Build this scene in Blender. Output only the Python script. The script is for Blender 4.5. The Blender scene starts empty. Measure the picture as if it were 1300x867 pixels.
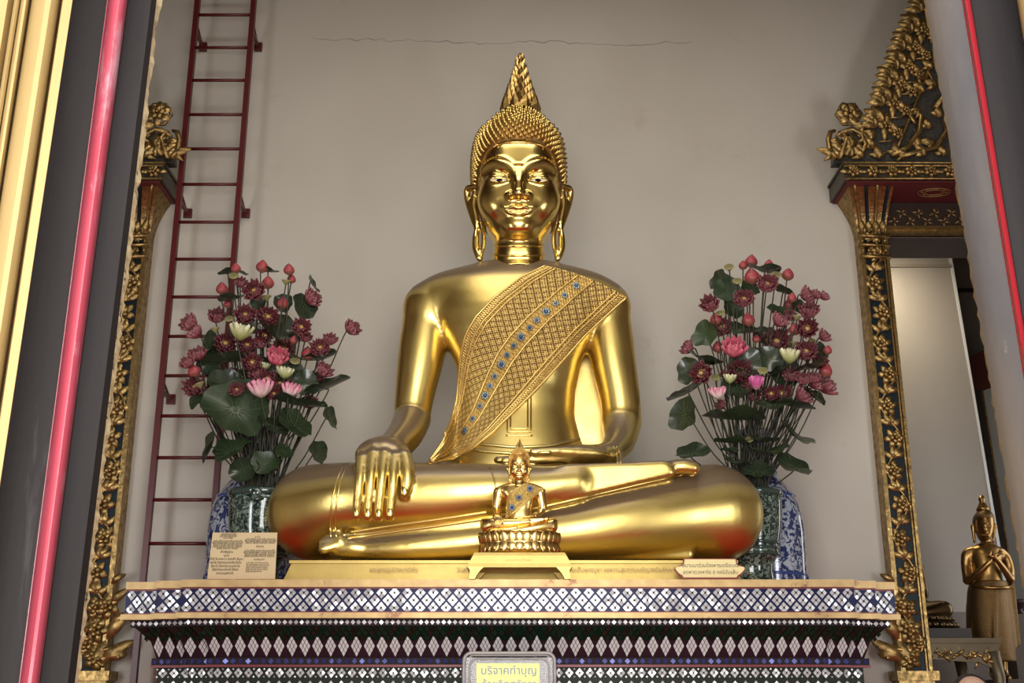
import bpy, math, random
import numpy as np
from mathutils import Vector, Matrix
from mathutils.bvhtree import BVHTree
random.seed(7); RNG = np.random.RandomState(7)
PI = math.pi
F = 1450.0; CX = 650.0; CY = 433.5
TP = 450.0/F; PITCH = math.atan(TP)
CP, SP = math.cos(PITCH), math.sin(PITCH)
CZ = 1.5
COL = bpy.context.scene.collection

# ---------- camera mapping used while tracing shapes ----------
def P(px, py, Y):
    u = (px-CX)/F; v = (CY-py)/F
    dx, dy, dz = u, CP - v*SP, SP + v*CP
    t = Y/dy
    return np.array([dx*t, Y, CZ+dz*t])
def S(Y, z=None, py=None):            # metres per pixel at a place
    if z is None: z = P(650, py, Y)[2]
    return (Y*CP+(z-CZ)*SP)/F
def ray(px, py):
    d = Vector(((px-CX)/F, CP-(CY-py)/F*SP, SP+(CY-py)/F*CP)); d.normalize()
    return Vector((0, 0, CZ)), d

# ---------- objects ----------
def wloc(p):
    v = Vector((0, 0, 0))
    while p is not None:
        v += p.location; p = p.parent
    return v
def tag(o, label=None, cat=None, group=None, kind=None):
    if label: o['label'] = label
    if cat: o['category'] = cat
    if group: o['group'] = group
    if kind: o['kind'] = kind
    return o
def empty(name, loc, label=None, cat=None, group=None):
    o = bpy.data.objects.new(name, None); COL.objects.link(o)
    o.location = Vector([float(a) for a in loc]); o.empty_display_size = .05
    return tag(o, label, cat, group)
def mk(name, verts, faces, mats, parent=None, smooth=True, midx=None, uv=None, local=False):
    V = np.array(verts, dtype=float).reshape(-1, 3)
    if parent is not None and not local:
        V = V - np.array(wloc(parent))
    me = bpy.data.meshes.new(name)
    me.from_pydata(V.tolist(), [], [list(map(int, f)) for f in faces] if not isinstance(faces, np.ndarray) else faces.tolist())
    if not isinstance(mats, (list, tuple)): mats = [mats]
    for m in mats: me.materials.append(m)
    if midx is not None: me.polygons.foreach_set('material_index', list(midx))
    me.polygons.foreach_set('use_smooth', [bool(smooth)]*len(me.polygons))
    if uv is not None:
        l = me.uv_layers.new(name='UVMap')
        vi = np.zeros(len(me.loops), dtype=np.int32); me.loops.foreach_get('vertex_index', vi)
        l.data.foreach_set('uv', np.array(uv, dtype=float)[vi].ravel())
    me.update()
    o = bpy.data.objects.new(name, me); COL.objects.link(o)
    o.parent = parent
    return o

class MB:
    def __init__(s): s.v = []; s.f = []; s.m = []; s.mi = 0
    def add(s, vs, fs, mi=None):
        b = len(s.v); s.v.extend([tuple(map(float, a)) for a in vs])
        for f in fs: s.f.append([i+b for i in f]); s.m.append(s.mi if mi is None else mi)
    def box(s, a, b, mi=None, bev=0):
        x0, y0, z0 = [min(p, q) for p, q in zip(a, b)]; x1, y1, z1 = [max(p, q) for p, q in zip(a, b)]
        vs = [(x0,y0,z0),(x1,y0,z0),(x1,y1,z0),(x0,y1,z0),(x0,y0,z1),(x1,y0,z1),(x1,y1,z1),(x0,y1,z1)]
        s.add(vs, [(0,3,2,1),(4,5,6,7),(0,1,5,4),(1,2,6,5),(2,3,7,6),(3,0,4,7)], mi)
    def tube(s, pts, r, n=8, mi=None, closed=False, cap=True, flat=1.0):
        pts = [Vector(p) for p in pts]; m = len(pts)
        rs = r if hasattr(r, '__len__') else [r]*m
        vs = []; up = None
        for i in range(m):
            if closed: t = pts[(i+1) % m]-pts[i-1]
            else: t = pts[min(i+1, m-1)]-pts[max(i-1, 0)]
            if t.length < 1e-9: t = Vector((0, 0, 1))
            t.normalize()
            if up is None:
                up = Vector((0, 1, 0)) if abs(t.y) < .9 else Vector((1, 0, 0))
            a = t.cross(up)
            if a.length < 1e-4: a = t.cross(Vector((1, .3, .2)))
            a.normalize(); b = a.cross(t); up = b*1.0
            for k in range(n):
                q = 2*PI*k/n
                vs.append(pts[i]+a*math.cos(q)*rs[i]+b*math.sin(q)*rs[i]*flat)
        fs = []
        for i in range(m if closed else m-1):
            j = (i+1) % m
            for k in range(n): fs.append((i*n+k, i*n+(k+1) % n, j*n+(k+1) % n, j*n+k))
        if cap and not closed:
            fs.append(tuple(range(n))[::-1]); fs.append(tuple((m-1)*n+k for k in range(n)))
        s.add(vs, fs, mi)
    def lathe(s, prof, c=(0,0,0), n=32, mi=None, sx=1, sy=1, mod=None):
        vs = []
        for i, (r, z) in enumerate(prof):
            for k in range(n):
                q = 2*PI*k/n; rr = r*(mod(q, i) if mod else 1)
                vs.append((c[0]+rr*sx*math.cos(q), c[1]+rr*sy*math.sin(q), c[2]+z))
        fs = [(i*n+k, i*n+(k+1) % n, (i+1)*n+(k+1) % n, (i+1)*n+k) for i in range(len(prof)-1) for k in range(n)]
        fs.append(tuple(range(n))[::-1]); fs.append(tuple((len(prof)-1)*n+k for k in range(n)))
        s.add(vs, fs, mi)
    def sphere(s, c, r, n=10, mi=None, sc=(1,1,1)):
        prof = [(max(1e-4, math.sin(PI*i/(n//2+1)))*r, -math.cos(PI*i/(n//2+1))*r) for i in range(n//2+2)]
        vs = []
        for (rr, z) in prof:
            for k in range(n):
                q = 2*PI*k/n; vs.append((c[0]+rr*math.cos(q)*sc[0], c[1]+rr*math.sin(q)*sc[1], c[2]+z*sc[2]))
        fs = [(i*n+k, i*n+(k+1) % n, (i+1)*n+(k+1) % n, (i+1)*n+k) for i in range(len(prof)-1) for k in range(n)]
        s.add(vs, fs, mi)
    def prism(s, poly, y0, y1, mi=None):       # polygon of (x,z), extruded in y
        n = len(poly)
        vs = [(x, y0, z) for x, z in poly]+[(x, y1, z) for x, z in poly]
        s.add(vs, [tuple(range(n)), tuple(range(n, 2*n))[::-1]]+[(i, i+n, (i+1) % n+n, (i+1) % n) for i in range(n)], mi)
    def xf(s, other, M, mi=None):
        s.add([M @ Vector(v) for v in other.v], other.f, None)
        k = len(other.f)
        s.m[-k:] = other.m if mi is None else [mi]*k
    def build(s, name, mats, parent=None, smooth=True, local=False):
        return mk(name, s.v, s.f, mats, parent, smooth, s.m, local=local)

def smooth_angle(o, a=40):
    me = o.data
    try:
        me.set_sharp_from_angle(angle=math.radians(a))
    except Exception: pass
    return o
def copy_tree(o, parent=None, loc=None, scale=None, rot=None, keep=False):
    c = o.copy(); COL.objects.link(c); c.parent = parent
    if loc is not None: c.location = loc
    if scale is not None: c.scale = (scale,)*3 if not hasattr(scale, '__len__') else scale
    if rot is not None: c.rotation_euler = rot
    for ch in [x for x in bpy.data.objects if x.parent == o]: copy_tree(ch, c)
    return c

# ---------- materials ----------
def mat(name, col, metal=0, rough=.5, var=None, vscale=6, vamt=.5, bump=0, bscale=40, dust=None, dustlim=(.25,.75), spec=.5,
        rvar=0, coat=0, trans=0, emis=None, stretch=None, detail=4, coords='Object', patches=None):
    m = bpy.data.materials.new(name); m.use_nodes = True
    nt = m.node_tree; N = nt.nodes; L = nt.links; b = N['Principled BSDF']
    b.inputs['Base Color'].default_value = (*col, 1); b.inputs['Metallic'].default_value = metal
    b.inputs['Roughness'].default_value = rough; b.inputs['Specular IOR Level'].default_value = spec
    b.inputs['Coat Weight'].default_value = coat; b.inputs['Transmission Weight'].default_value = trans
    if coat: b.inputs['Coat Roughness'].default_value = .08
    if emis: b.inputs['Emission Color'].default_value = (*col, 1); b.inputs['Emission Strength'].default_value = emis
    tc = N.new('ShaderNodeTexCoord'); src = tc.outputs[coords]
    if stretch:
        mp = N.new('ShaderNodeMapping'); mp.inputs['Scale'].default_value = stretch; L.new(src, mp.inputs[0]); src = mp.outputs[0]
    out = None
    if var or rvar:
        nz = N.new('ShaderNodeTexNoise'); nz.inputs['Scale'].default_value = vscale; nz.inputs['Detail'].default_value = detail
        L.new(src, nz.inputs['Vector'])
        cr = N.new('ShaderNodeValToRGB'); cr.color_ramp.elements[0].position = .5-.25; cr.color_ramp.elements[1].position = .5+.25
        L.new(nz.outputs['Fac'], cr.inputs[0])
        if var:
            mx = N.new('ShaderNodeMix'); mx.data_type = 'RGBA'
            mx.inputs[6].default_value = (*col, 1); mx.inputs[7].default_value = (*var, 1)
            mu = N.new('ShaderNodeMath'); mu.operation = 'MULTIPLY'; mu.inputs[1].default_value = vamt
            L.new(cr.outputs[0], mu.inputs[0]); L.new(mu.outputs[0], mx.inputs[0]); out = mx.outputs[2]
        if rvar:
            ma = N.new('ShaderNodeMath'); ma.operation = 'MULTIPLY_ADD'; ma.inputs[1].default_value = rvar; ma.inputs[2].default_value = rough-rvar/2
            L.new(cr.outputs[0], ma.inputs[0]); L.new(ma.outputs[0], b.inputs['Roughness'])
    if patches:
        pc, lo, hi, sc = patches
        nz3 = N.new('ShaderNodeTexNoise'); nz3.inputs['Scale'].default_value = sc; nz3.inputs['Detail'].default_value = 8; nz3.inputs['Roughness'].default_value = .7
        L.new(src, nz3.inputs['Vector'])
        c3 = N.new('ShaderNodeValToRGB'); c3.color_ramp.elements[0].position = lo; c3.color_ramp.elements[1].position = hi
        L.new(nz3.outputs['Fac'], c3.inputs[0])
        mx3 = N.new('ShaderNodeMix'); mx3.data_type = 'RGBA'; L.new(c3.outputs[0], mx3.inputs[0])
        if out: L.new(out, mx3.inputs[6])
        else: mx3.inputs[6].default_value = (*col, 1)
        mx3.inputs[7].default_value = (*pc, 1); out = mx3.outputs[2]
    if dust:
        g = N.new('ShaderNodeNewGeometry'); sx = N.new('ShaderNodeSeparateXYZ'); L.new(g.outputs['Normal'], sx.inputs[0])
        mr = N.new('ShaderNodeMapRange'); mr.inputs[1].default_value = dustlim[0]; mr.inputs[2].default_value = dustlim[1]
        L.new(sx.outputs['Z'], mr.inputs[0])
        mx2 = N.new('ShaderNodeMix'); mx2.data_type = 'RGBA'; L.new(mr.outputs[0], mx2.inputs[0])
        if out: L.new(out, mx2.inputs[6])
        else: mx2.inputs[6].default_value = (*col, 1)
        mx2.inputs[7].default_value = (*dust, 1); out = mx2.outputs[2]
        inv = N.new('ShaderNodeMapRange'); inv.inputs[3].default_value = metal; inv.inputs[4].default_value = metal*.25
        L.new(mr.outputs[0], inv.inputs[0]); L.new(inv.outputs[0], b.inputs['Metallic'])
        if not rvar:
            iv = N.new('ShaderNodeMapRange'); iv.inputs[3].default_value = rough; iv.inputs[4].default_value = .6
            L.new(mr.outputs[0], iv.inputs[0]); L.new(iv.outputs[0], b.inputs['Roughness'])
    if out: L.new(out, b.inputs['Base Color'])
    if bump:
        n2 = N.new('ShaderNodeTexNoise'); n2.inputs['Scale'].default_value = bscale; n2.inputs['Detail'].default_value = 6
        L.new(src, n2.inputs['Vector'])
        bp = N.new('ShaderNodeBump'); bp.inputs['Strength'].default_value = bump; bp.inputs['Distance'].default_value = .01
        L.new(n2.outputs['Fac'], bp.inputs['Height']); L.new(bp.outputs[0], b.inputs['Normal'])
    return m

# ---------- signed-distance sculpting ----------
class Field:
    def __init__(s, lo, hi, h):
        s.h = h; s.lo = np.array(lo, float); s.n = (np.ceil((np.array(hi)-s.lo)/h)).astype(int)+1
        s.D = np.full(tuple(s.n), 1.0, dtype=np.float32)
        s.ax = [(s.lo[i]+h*np.arange(s.n[i])).astype(np.float32) for i in range(3)]
    def win(s, a, b, pad):
        i0 = np.clip(np.floor((np.array(a)-pad-s.lo)/s.h).astype(int), 0, s.n); i1 = np.clip(np.ceil((np.array(b)+pad-s.lo)/s.h).astype(int)+1, 0, s.n)
        sl = tuple(slice(p, q) for p, q in zip(i0, i1))
        X = s.ax[0][sl[0]][:, None, None]; Y = s.ax[1][sl[1]][None, :, None]; Z = s.ax[2][sl[2]][None, None, :]
        return sl, X, Y, Z
    def smin(s, sl, d, k):
        A = s.D[sl]
        if k > 0:
            hh = np.maximum(k-np.abs(A-d), 0)/k
            s.D[sl] = np.minimum(A, d)-hh*hh*k*.25
        else: s.D[sl] = np.minimum(A, d)
    def smax(s, sl, d, k):
        A = s.D[sl]
        if k > 0:
            hh = np.maximum(k-np.abs(A-d), 0)/k
            s.D[sl] = np.maximum(A, d)+hh*hh*k*.25
        else: s.D[sl] = np.maximum(A, d)
    def ell(s, c, r, k=.03, rotz=0, cut=False, roty=0, rotx=0):
        c = np.array(c); m = max(r); sl, X, Y, Z = s.win(c-m, c+m, k+3*s.h+.05)
        X = X-c[0]; Y = Y-c[1]; Z = Z-c[2]
        if rotz: X, Y = X*math.cos(rotz)+Y*math.sin(rotz), -X*math.sin(rotz)+Y*math.cos(rotz)
        if roty: X, Z = X*math.cos(roty)-Z*math.sin(roty), X*math.sin(roty)+Z*math.cos(roty)
        if rotx: Y, Z = Y*math.cos(rotx)+Z*math.sin(rotx), -Y*math.sin(rotx)+Z*math.cos(rotx)
        k0 = np.sqrt((X/r[0])**2+(Y/r[1])**2+(Z/r[2])**2); k1 = np.sqrt((X/r[0]**2)**2+(Y/r[1]**2)**2+(Z/r[2]**2)**2)+1e-6
        d = k0*(k0-1)/k1
        if cut: s.smax(sl, -d, k)
        else: s.smin(sl, d, k)
    def cone(s, a, b, ra, rb, k=.03, cut=False):
        a = np.array(a); b = np.array(b); m = max(ra, rb)
        sl, X, Y, Z = s.win(np.minimum(a, b)-m, np.maximum(a, b)+m, k+3*s.h+.03)
        ab = b-a; L2 = max(float(ab@ab), 1e-12)
        t = np.clip(((X-a[0])*ab[0]+(Y-a[1])*ab[1]+(Z-a[2])*ab[2])/L2, 0, 1)
        d = np.sqrt((X-a[0]-ab[0]*t)**2+(Y-a[1]-ab[1]*t)**2+(Z-a[2]-ab[2]*t)**2)-(ra+(rb-ra)*t)
        if cut: s.smax(sl, -d, k)
        else: s.smin(sl, d, k)
    def chain(s, pts, rs, k=.03, kj=.0, sub=3):
        # smooth path through the points
        n = len(pts); P_ = np.array(pts, float); R = np.array(rs, float); sub = 24 if max(rs) > .15 else 8
        T = np.linspace(0, n-1, (n-1)*sub+1); out = []; ro = []
        for t in T:
            i = min(int(t), n-2); u = t-i
            p0 = P_[max(i-1, 0)]; p1 = P_[i]; p2 = P_[i+1]; p3 = P_[min(i+2, n-1)]
            out.append(.5*((2*p1)+(-p0+p2)*u+(2*p0-5*p1+4*p2-p3)*u*u+(-p0+3*p1-3*p2+p3)*u**3)); r0, r1, r2, r3 = R[max(i-1, 0)], R[i], R[i+1], R[min(i+2, n-1)]; ro.append(.5*((2*r1)+(-r0+r2)*u+(2*r0-5*r1+4*r2-r3)*u*u+(-r0+3*r1-3*r2+r3)*u**3))
        lo = np.min(out, 0)-max(ro); hi = np.max(out, 0)+max(ro)
        sl, X, Y, Z = s.win(lo, hi, k+3*s.h+.03)
        d = None
        for i in range(len(out)-1):
            a, b = out[i], out[i+1]; ab = b-a; L2 = max(float(ab@ab), 1e-12)
            t = np.clip(((X-a[0])*ab[0]+(Y-a[1])*ab[1]+(Z-a[2])*ab[2])/L2, 0, 1)
            e = np.sqrt((X-a[0]-ab[0]*t)**2+(Y-a[1]-ab[1]*t)**2+(Z-a[2]-ab[2]*t)**2)-(ro[i]+(ro[i+1]-ro[i])*t)
            d = e if d is None else np.minimum(d, e)
        s.smin(sl, d, k)
    def loft(s, rows, k=.04, pw=2.0, cut=False):   # rows: (z, cx, cy, a, bfront, bback)
        rows = sorted(rows); zs = [r[0] for r in rows]
        A = max(r[3] for r in rows); B = max(max(r[4], r[5]) for r in rows)
        cx = rows[0][1]; cy = rows[0][2]
        sl, X, Y, Z = s.win((cx-A, min(r[2] for r in rows)-B, zs[0]), (cx+A, max(r[2] for r in rows)+B, zs[-1]), k+3*s.h+.06)
        z = s.ax[2][sl[2]]
        def it(j):
            v = np.interp(z, zs, [r[j] for r in rows]); 
            kk = np.ones(5)/5; vp = np.pad(v, 2, mode='edge'); return np.convolve(vp, kk, 'valid')[None, None, :].astype(np.float32)
        a, bf, bb, c0, c1 = it(3), it(4), it(5), it(1), it(2)
        y = Y-c1; b = np.where(y < 0, bf, bb)
        q = (np.abs((X-c0)/a)**pw+np.abs(y/b)**pw)**(1/pw)
        d = (q-1)*np.minimum(a, b)*.9
        d = np.maximum(d, np.maximum(zs[0]-Z, Z-zs[-1]))
        if cut: s.smax(sl, -d, k)
        else: s.smin(sl, d, k)
    def poly(s, pts, y0, y1, rnd=.01, k=.02, cut=False):  # convex polygon (x,z) clockwise or not, extruded in y
        pts = [np.array(p) for p in pts]; c = sum(pts)/len(pts)
        xs = [p[0] for p in pts]; zs = [p[1] for p in pts]
        sl, X, Y, Z = s.win((min(xs), y0, min(zs)), (max(xs), y1, max(zs)), k+3*s.h+rnd)
        d = np.maximum(y0+rnd-Y, Y-y1+rnd)+0*X+0*Z
        for i in range(len(pts)):
            a, b = pts[i], pts[(i+1) % len(pts)]; e = b-a; n = np.array([e[1], -e[0]]); n = n/np.linalg.norm(n)
            if n@(c-a) > 0: n = -n
            d2 = (X-a[0])*n[0]+(Z-a[1])*n[1]+rnd
            hh = np.maximum(.02-np.abs(d-d2), 0)/.02
            d = np.maximum(d, d2)+hh*hh*.005
        d = d-rnd
        if cut: s.smax(sl, -d, k)
        else: s.smin(sl, d, k)
    def val(s, p):
        g = (np.array(p)-s.lo)/s.h; i = np.clip(g.astype(int), 0, s.n-2); f = g-i
        c = s.D[i[0]:i[0]+2, i[1]:i[1]+2, i[2]:i[2]+2]
        c = c[0]*(1-f[0])+c[1]*f[0]; c = c[0]*(1-f[1])+c[1]*f[1]; return c[0]*(1-f[2])+c[1]*f[2]
    def hit(s, px, py, off=0):
        o, d = ray(px, py); o = np.array(o); d = np.array(d); t = (s.lo[1]+.01)/d[1]
        for _ in range(400):
            p = o+d*t
            if np.any(p < s.lo) or np.any(p > s.lo+s.h*(s.n-1)):
                t += .01
                if p[1] > s.lo[1]+s.h*s.n[1]: break
                continue
            v = s.val(p)
            if v < .0005: return p-d*off
            t += min(max(v*.5, .0005), .01)
        return None
    def mesh(s, smooth=2):
        D = s.D; sg = D < 0
        n = np.array(D.shape)-1
        corners = [(i, j, k) for i in (0, 1) for j in (0, 1) for k in (0, 1)]
        cnt = sum(sg[i:i+n[0], j:j+n[1], k:k+n[2]].astype(np.int8) for i, j, k in corners)
        act = (cnt > 0) & (cnt < 8); idx = np.argwhere(act)
        vid = -np.ones(tuple(n), dtype=np.int64); vid[act] = np.arange(len(idx))
        acc = np.zeros((len(idx), 3)); num = np.zeros(len(idx))
        for a in corners:
            for axis in range(3):
                if a[axis]: continue
                b = list(a); b[axis] = 1
                A = D[idx[:, 0]+a[0], idx[:, 1]+a[1], idx[:, 2]+a[2]]; B = D[idx[:, 0]+b[0], idx[:, 1]+b[1], idx[:, 2]+b[2]]
                m = (A < 0) != (B < 0); t = np.where(m, A/(np.where(m, A-B, 1)), 0)
                p = np.tile(np.array(a, float), (len(idx), 1)); p[:, axis] += t
                acc[m] += p[m]; num[m] += 1
        V = idx+acc/num[:, None]
        Q = []
        for axis in range(3):
            u, w = (axis+1) % 3, (axis+2) % 3
            sl0 = [slice(None)]*3; sl1 = [slice(None)]*3
            sl0[axis] = slice(0, -1); sl1[axis] = slice(1, None)
            ch = sg[tuple(sl0)] != sg[tuple(sl1)]
            e = np.argwhere(ch); ok = (e[:, u] > 0) & (e[:, w] > 0) & (e[:, u] < D.shape[u]-1) & (e[:, w] < D.shape[w]-1)
            e = e[ok]
            def c(du, dw):
                q = e.copy(); q[:, u] -= du; q[:, w] -= dw; return vid[q[:, 0], q[:, 1], q[:, 2]]
            quad = np.stack([c(1, 1), c(0, 1), c(0, 0), c(1, 0)], 1)
            inside = sg[e[:, 0], e[:, 1], e[:, 2]]
            quad[~inside] = quad[~inside][:, ::-1]
            Q.append(quad)
        Q = np.concatenate(Q); Q = Q[(Q >= 0).all(1)]
        V = V*s.h+s.lo
        for it in range(smooth):
            for lam in (.5, -.45) if smooth > 1 else (.4,):
                acc = np.zeros_like(V); num = np.zeros(len(V))
                for a, b in ((0, 1), (1, 2), (2, 3), (3, 0)):
                    np.add.at(acc, Q[:, a], V[Q[:, b]]); np.add.at(acc, Q[:, b], V[Q[:, a]])
                    np.add.at(num, Q[:, a], 1); np.add.at(num, Q[:, b], 1)
                V = V+lam*(acc/np.maximum(num, 1)[:, None]-V)
        return V, Q
def bvh(V, Q): return BVHTree.FromPolygons([tuple(v) for v in V.tolist()], Q.tolist())
def drape_path(tree, pix, off, step=4, sm=3):
    pts = []
    for (a, b) in zip(pix[:-1], pix[1:]):
        n = max(1, int(math.hypot(b[0]-a[0], b[1]-a[1])/step))
        for i in range(n): pts.append((a[0]+(b[0]-a[0])*i/n, a[1]+(b[1]-a[1])*i/n))
    pts.append(pix[-1]); out = []
    for p in pts:
        o, d = ray(*p); h = tree.ray_cast(o, d)
        if h[0] is not None: out.append(h[0]-d*off)
    # smooth
    for _ in range(sm):
        out = [out[0]]+[(out[i-1]+out[i]*2+out[i+1])/4 for i in range(1, len(out)-1)]+[out[-1]]
    return out
# ================= materials =================
GOLD = mat('gold_leaf', (.84,.65,.22), 1, .33, var=(.62,.45,.12), vscale=3.5, vamt=.55, rvar=.16, dust=(.17,.12,.07), dustlim=(.18,.52), bump=.04, bscale=60)
GOLDH = mat('polished_gold', (.79,.59,.20), 1, .22, var=(.60,.43,.12), vscale=4, vamt=.5, rvar=.08, bump=.02, bscale=20)
GOLDP = mat('gilded_plaster', (.84,.66,.24), 1, .34, var=(.62,.38,.12), vscale=9, vamt=.6, rvar=.15, bump=.06, bscale=50)
OLDG = mat('old_gilding', (.50,.33,.12), .9, .38, var=(.07,.045,.018), vscale=26, vamt=.85, rvar=.2, bump=.3, bscale=60)
BLACK = mat('black_lacquer', (.006,.005,.005), 0, .7, spec=.1)
EYEW = mat('eye_white', (.75,.72,.65), 0, .3)

# ================= great seated buddha =================
def seg(v): return v
statue = empty('buddha_statue', P(655, 735, 6.9), 'monumental gilded seated Buddha statue with tall flame finial and brocade sash on the mosaic altar', 'statue')
B = Field((-1.48, 6.10, 1.95), (1.52, 7.55, 4.42), .0125)
Yt = 7.0
# torso
def row(py, x0, x1, bf, bb, Y=Yt):
    a = P(x0, py, Y); b = P(x1, py, Y); return (a[2], (a[0]+b[0])/2, Y, (b[0]-a[0])/2, bf, bb)
B.loft([row(339,608,706,.15,.16,Yt+.03), row(345,585,731,.19,.19,Yt+.02), row(352,566,750,.22,.20), row(364,552,764,.26,.23), row(382,548,770,.29,.25), row(405,552,765,.32,.26), row(430,562,751,.325,.27),
        row(465,578,737,.29,.27), row(500,584,730,.265,.26), row(530,584,729,.27,.27), row(560,577,737,.29,.29), row(600,560,752,.31,.32), row(640,560,752,.3,.3)], k=.0, pw=2.35)
# shoulders and arms
def C(px, py, Y, r): 
    p = P(px, py, Y); return p, r*S(Y, p[2])
def chain(fld, L, k=.04):
    q = [C(*l) for l in L]; fld.chain([a for a, b in q], [b for a, b in q], k=k)
chain(B, [(600,368,7.02,24),(565,378,7.02,29),(544,391,7.02,31)], k=.10)
chain(B, [(544,391,7.02,31),(535,450,7.0,29.5),(526,505,6.98,24.5),(523,532,6.97,23)], k=.03)
chain(B, [(523,533,6.96,23.5),(514,552,6.78,22.5),(497,571,6.56,20)], k=.012)
chain(B, [(716,368,7.02,24),(748,378,7.02,29),(769,390,7.02,31)], k=.10)
chain(B, [(769,390,7.02,30),(777,450,7.0,29),(787,505,6.98,25.5),(789,536,6.98,25)], k=.03)
chain(B, [(789,536,6.97,25),(786,560,6.84,20),(772,577,6.64,14)], k=.012)
# lap
B.ell(P(655,650,6.95), (1.0,.42,.28), k=.02)
chain(B, [(560,640,6.98,48),(400,650,6.84,59)], k=.02)
chain(B, [(750,640,6.98,48),(905,652,6.84,60)], k=.02)
# lower leg (knee at screen right, foot at screen left)
chain(B, [(906,652,6.80,61),(850,657,6.70,52),(790,665,6.62,43),(720,675,6.57,34),(620,686,6.53,25),(520,695,6.50,17),(455,698,6.50,11.5),(424,697,6.50,9.5)], k=.035)
chain(B, [(432,683,6.56,9),(480,679,6.52,8),(560,669,6.48,8),(630,659,6.46,7)], k=.03)
# foot of the lower leg: heel, sole, toes
B.ell(P(445,695,6.50), (.10,.06,.055), k=.03)
for i, (x, y, r) in enumerate([(411,697,7.2),(409,689,5.2),(414,684,4.6),(420,680,4.2),(426,677,3.8)]):
    chain(B, [(432,692-i*2,6.47,6),(x,y,6.455+.012*i,r)], k=.012)
# upper leg (knee at screen left) with the sole turned up at screen right
chain(B, [(401,650,6.78,60),(445,637,6.62,50),(520,631,6.54,43.5),(600,626,6.50,37.5),(680,620,6.48,29),(730,614,6.47,23)], k=.02)
sole = [P(704,596,6.40), P(716,589,6.40), P(848,583.5,6.40), P(855,590,6.40), P(858,604,6.40), P(800,617,6.40), P(712,637,6.40)]
B.poly([(p[0], p[2]) for p in sole], 6.40, 6.72, rnd=.018, k=.03)
for i in range(5):
    chain(B, [(848,594,6.46+.05*i,9),(868,592,6.45+.05*i,9.5),(880-i*1.0,594+.3*i,6.45+.05*i,9.0-i*.5)], k=.016)
# right hand over the shin
hd = B
chain(B, [(497,571,6.56,19),(490,581,6.46,21)], k=.03)
B.ell(P(486,579,6.44), (.160,.080,.115), k=.05)
yk = 6.335
for (x0, y0, x1, y1, x2, y2, r0, r2) in [(460,583,455,625,452.5,656,8.6,5.4),(474,577,469,625,466.8,657,8.4,5.8),(488,577,483,625,480.5,657,8.4,6),(501,581,498,625,495,656,8.4,6)]:
    chain(B, [(x0,y0-8,yk+.055,r0*.9),(x0,y0+6,yk+.012,r0*.9)], k=.035)
    chain(B, [(x0,y0,yk+.01,r0),((x0+x1)/2,(y0+y1)/2,yk-.035,r0*.84),(x1,y1,yk-.04,r0*.74),(x2,y2,yk-.012,r2)], k=.004)
chain(B, [(513,580,6.36,10.5),(517,600,6.325,9.8),(516,617,6.315,8.2),(513,629,6.325,6.2)], k=.008)
# left hand lying palm-up in the lap
chain(B, [(772,577,6.66,14),(748,577,6.58,12.5),(722,579,6.52,11)], k=.03)
B.ell(P(735,577,6.56), (.17,.10,.055), k=.02)
for i, (xe, ye, Ye) in enumerate([(640,584.5,6.50),(633,584,6.55),(631,584,6.60),(642,583,6.65)]):
    chain(B, [(722,580,6.50+.05*i,7.2),(680,583,6.49+.05*i,6.4),(xe,ye,Ye-.01,4.6)], k=.012)
chain(B, [(735,574,6.49,8),(705,572.5,6.46,5.6),(676,573.5,6.45,4.6)], k=.012)
# widen the seat under the legs
B.poly([(P(430,711,6.6)[0],P(430,711,6.6)[2]),(P(430,690,6.6)[0],P(430,690,6.6)[2]),(P(880,690,6.6)[0],P(880,690,6.6)[2]),(P(880,711,6.6)[0],P(880,711,6.6)[2])], 6.58, 7.2, rnd=.02, k=.03)
chain(B, [(430,672,6.66,26),(520,670,6.64,24),(620,662,6.62,20),(740,640,6.62,22)], k=.02)
BV, BQ = B.mesh(2)
body = mk('body', BV, BQ, GOLD, statue)
BT = bvh(BV, BQ)

# pedestal slab under the lap
def zat(py, Y): return float(P(650, py, Y)[2])
zt = zat(735.5, 5.98)          # altar top
slab = MB(); z1 = zat(714, 6.4)
xl0, xr0 = P(355,735,6.3)[0], P(945,735,6.3)[0]; xl1, xr1 = P(372,712,6.36)[0], P(932,712,6.36)[0]
v = [(xl0,6.335,zt),(xr0,6.335,zt),(xr0,7.4,zt),(xl0,7.4,zt),(xl1,6.345,z1),(xr1,6.345,z1),(xr1,7.35,z1),(xl1,7.35,z1)]
slab.add(v, [(0,3,2,1),(4,5,6,7),(0,1,5,4),(1,2,6,5),(2,3,7,6),(3,0,4,7)])
slab.box((xl0-.02,6.315,zt),(xr0+.02,7.42,zt+.018))
slab.box((xl1-.015,6.33,z1-.012),(xr1+.015,7.36,z1+.004))
SLABM = mat('worn_slab_gilding', (.50,.37,.12), .9, .45, var=(.36,.25,.075), vscale=9, bump=.06, bscale=50)
slab.build('pedestal_slab', SLABM, statue, smooth=False)

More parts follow.
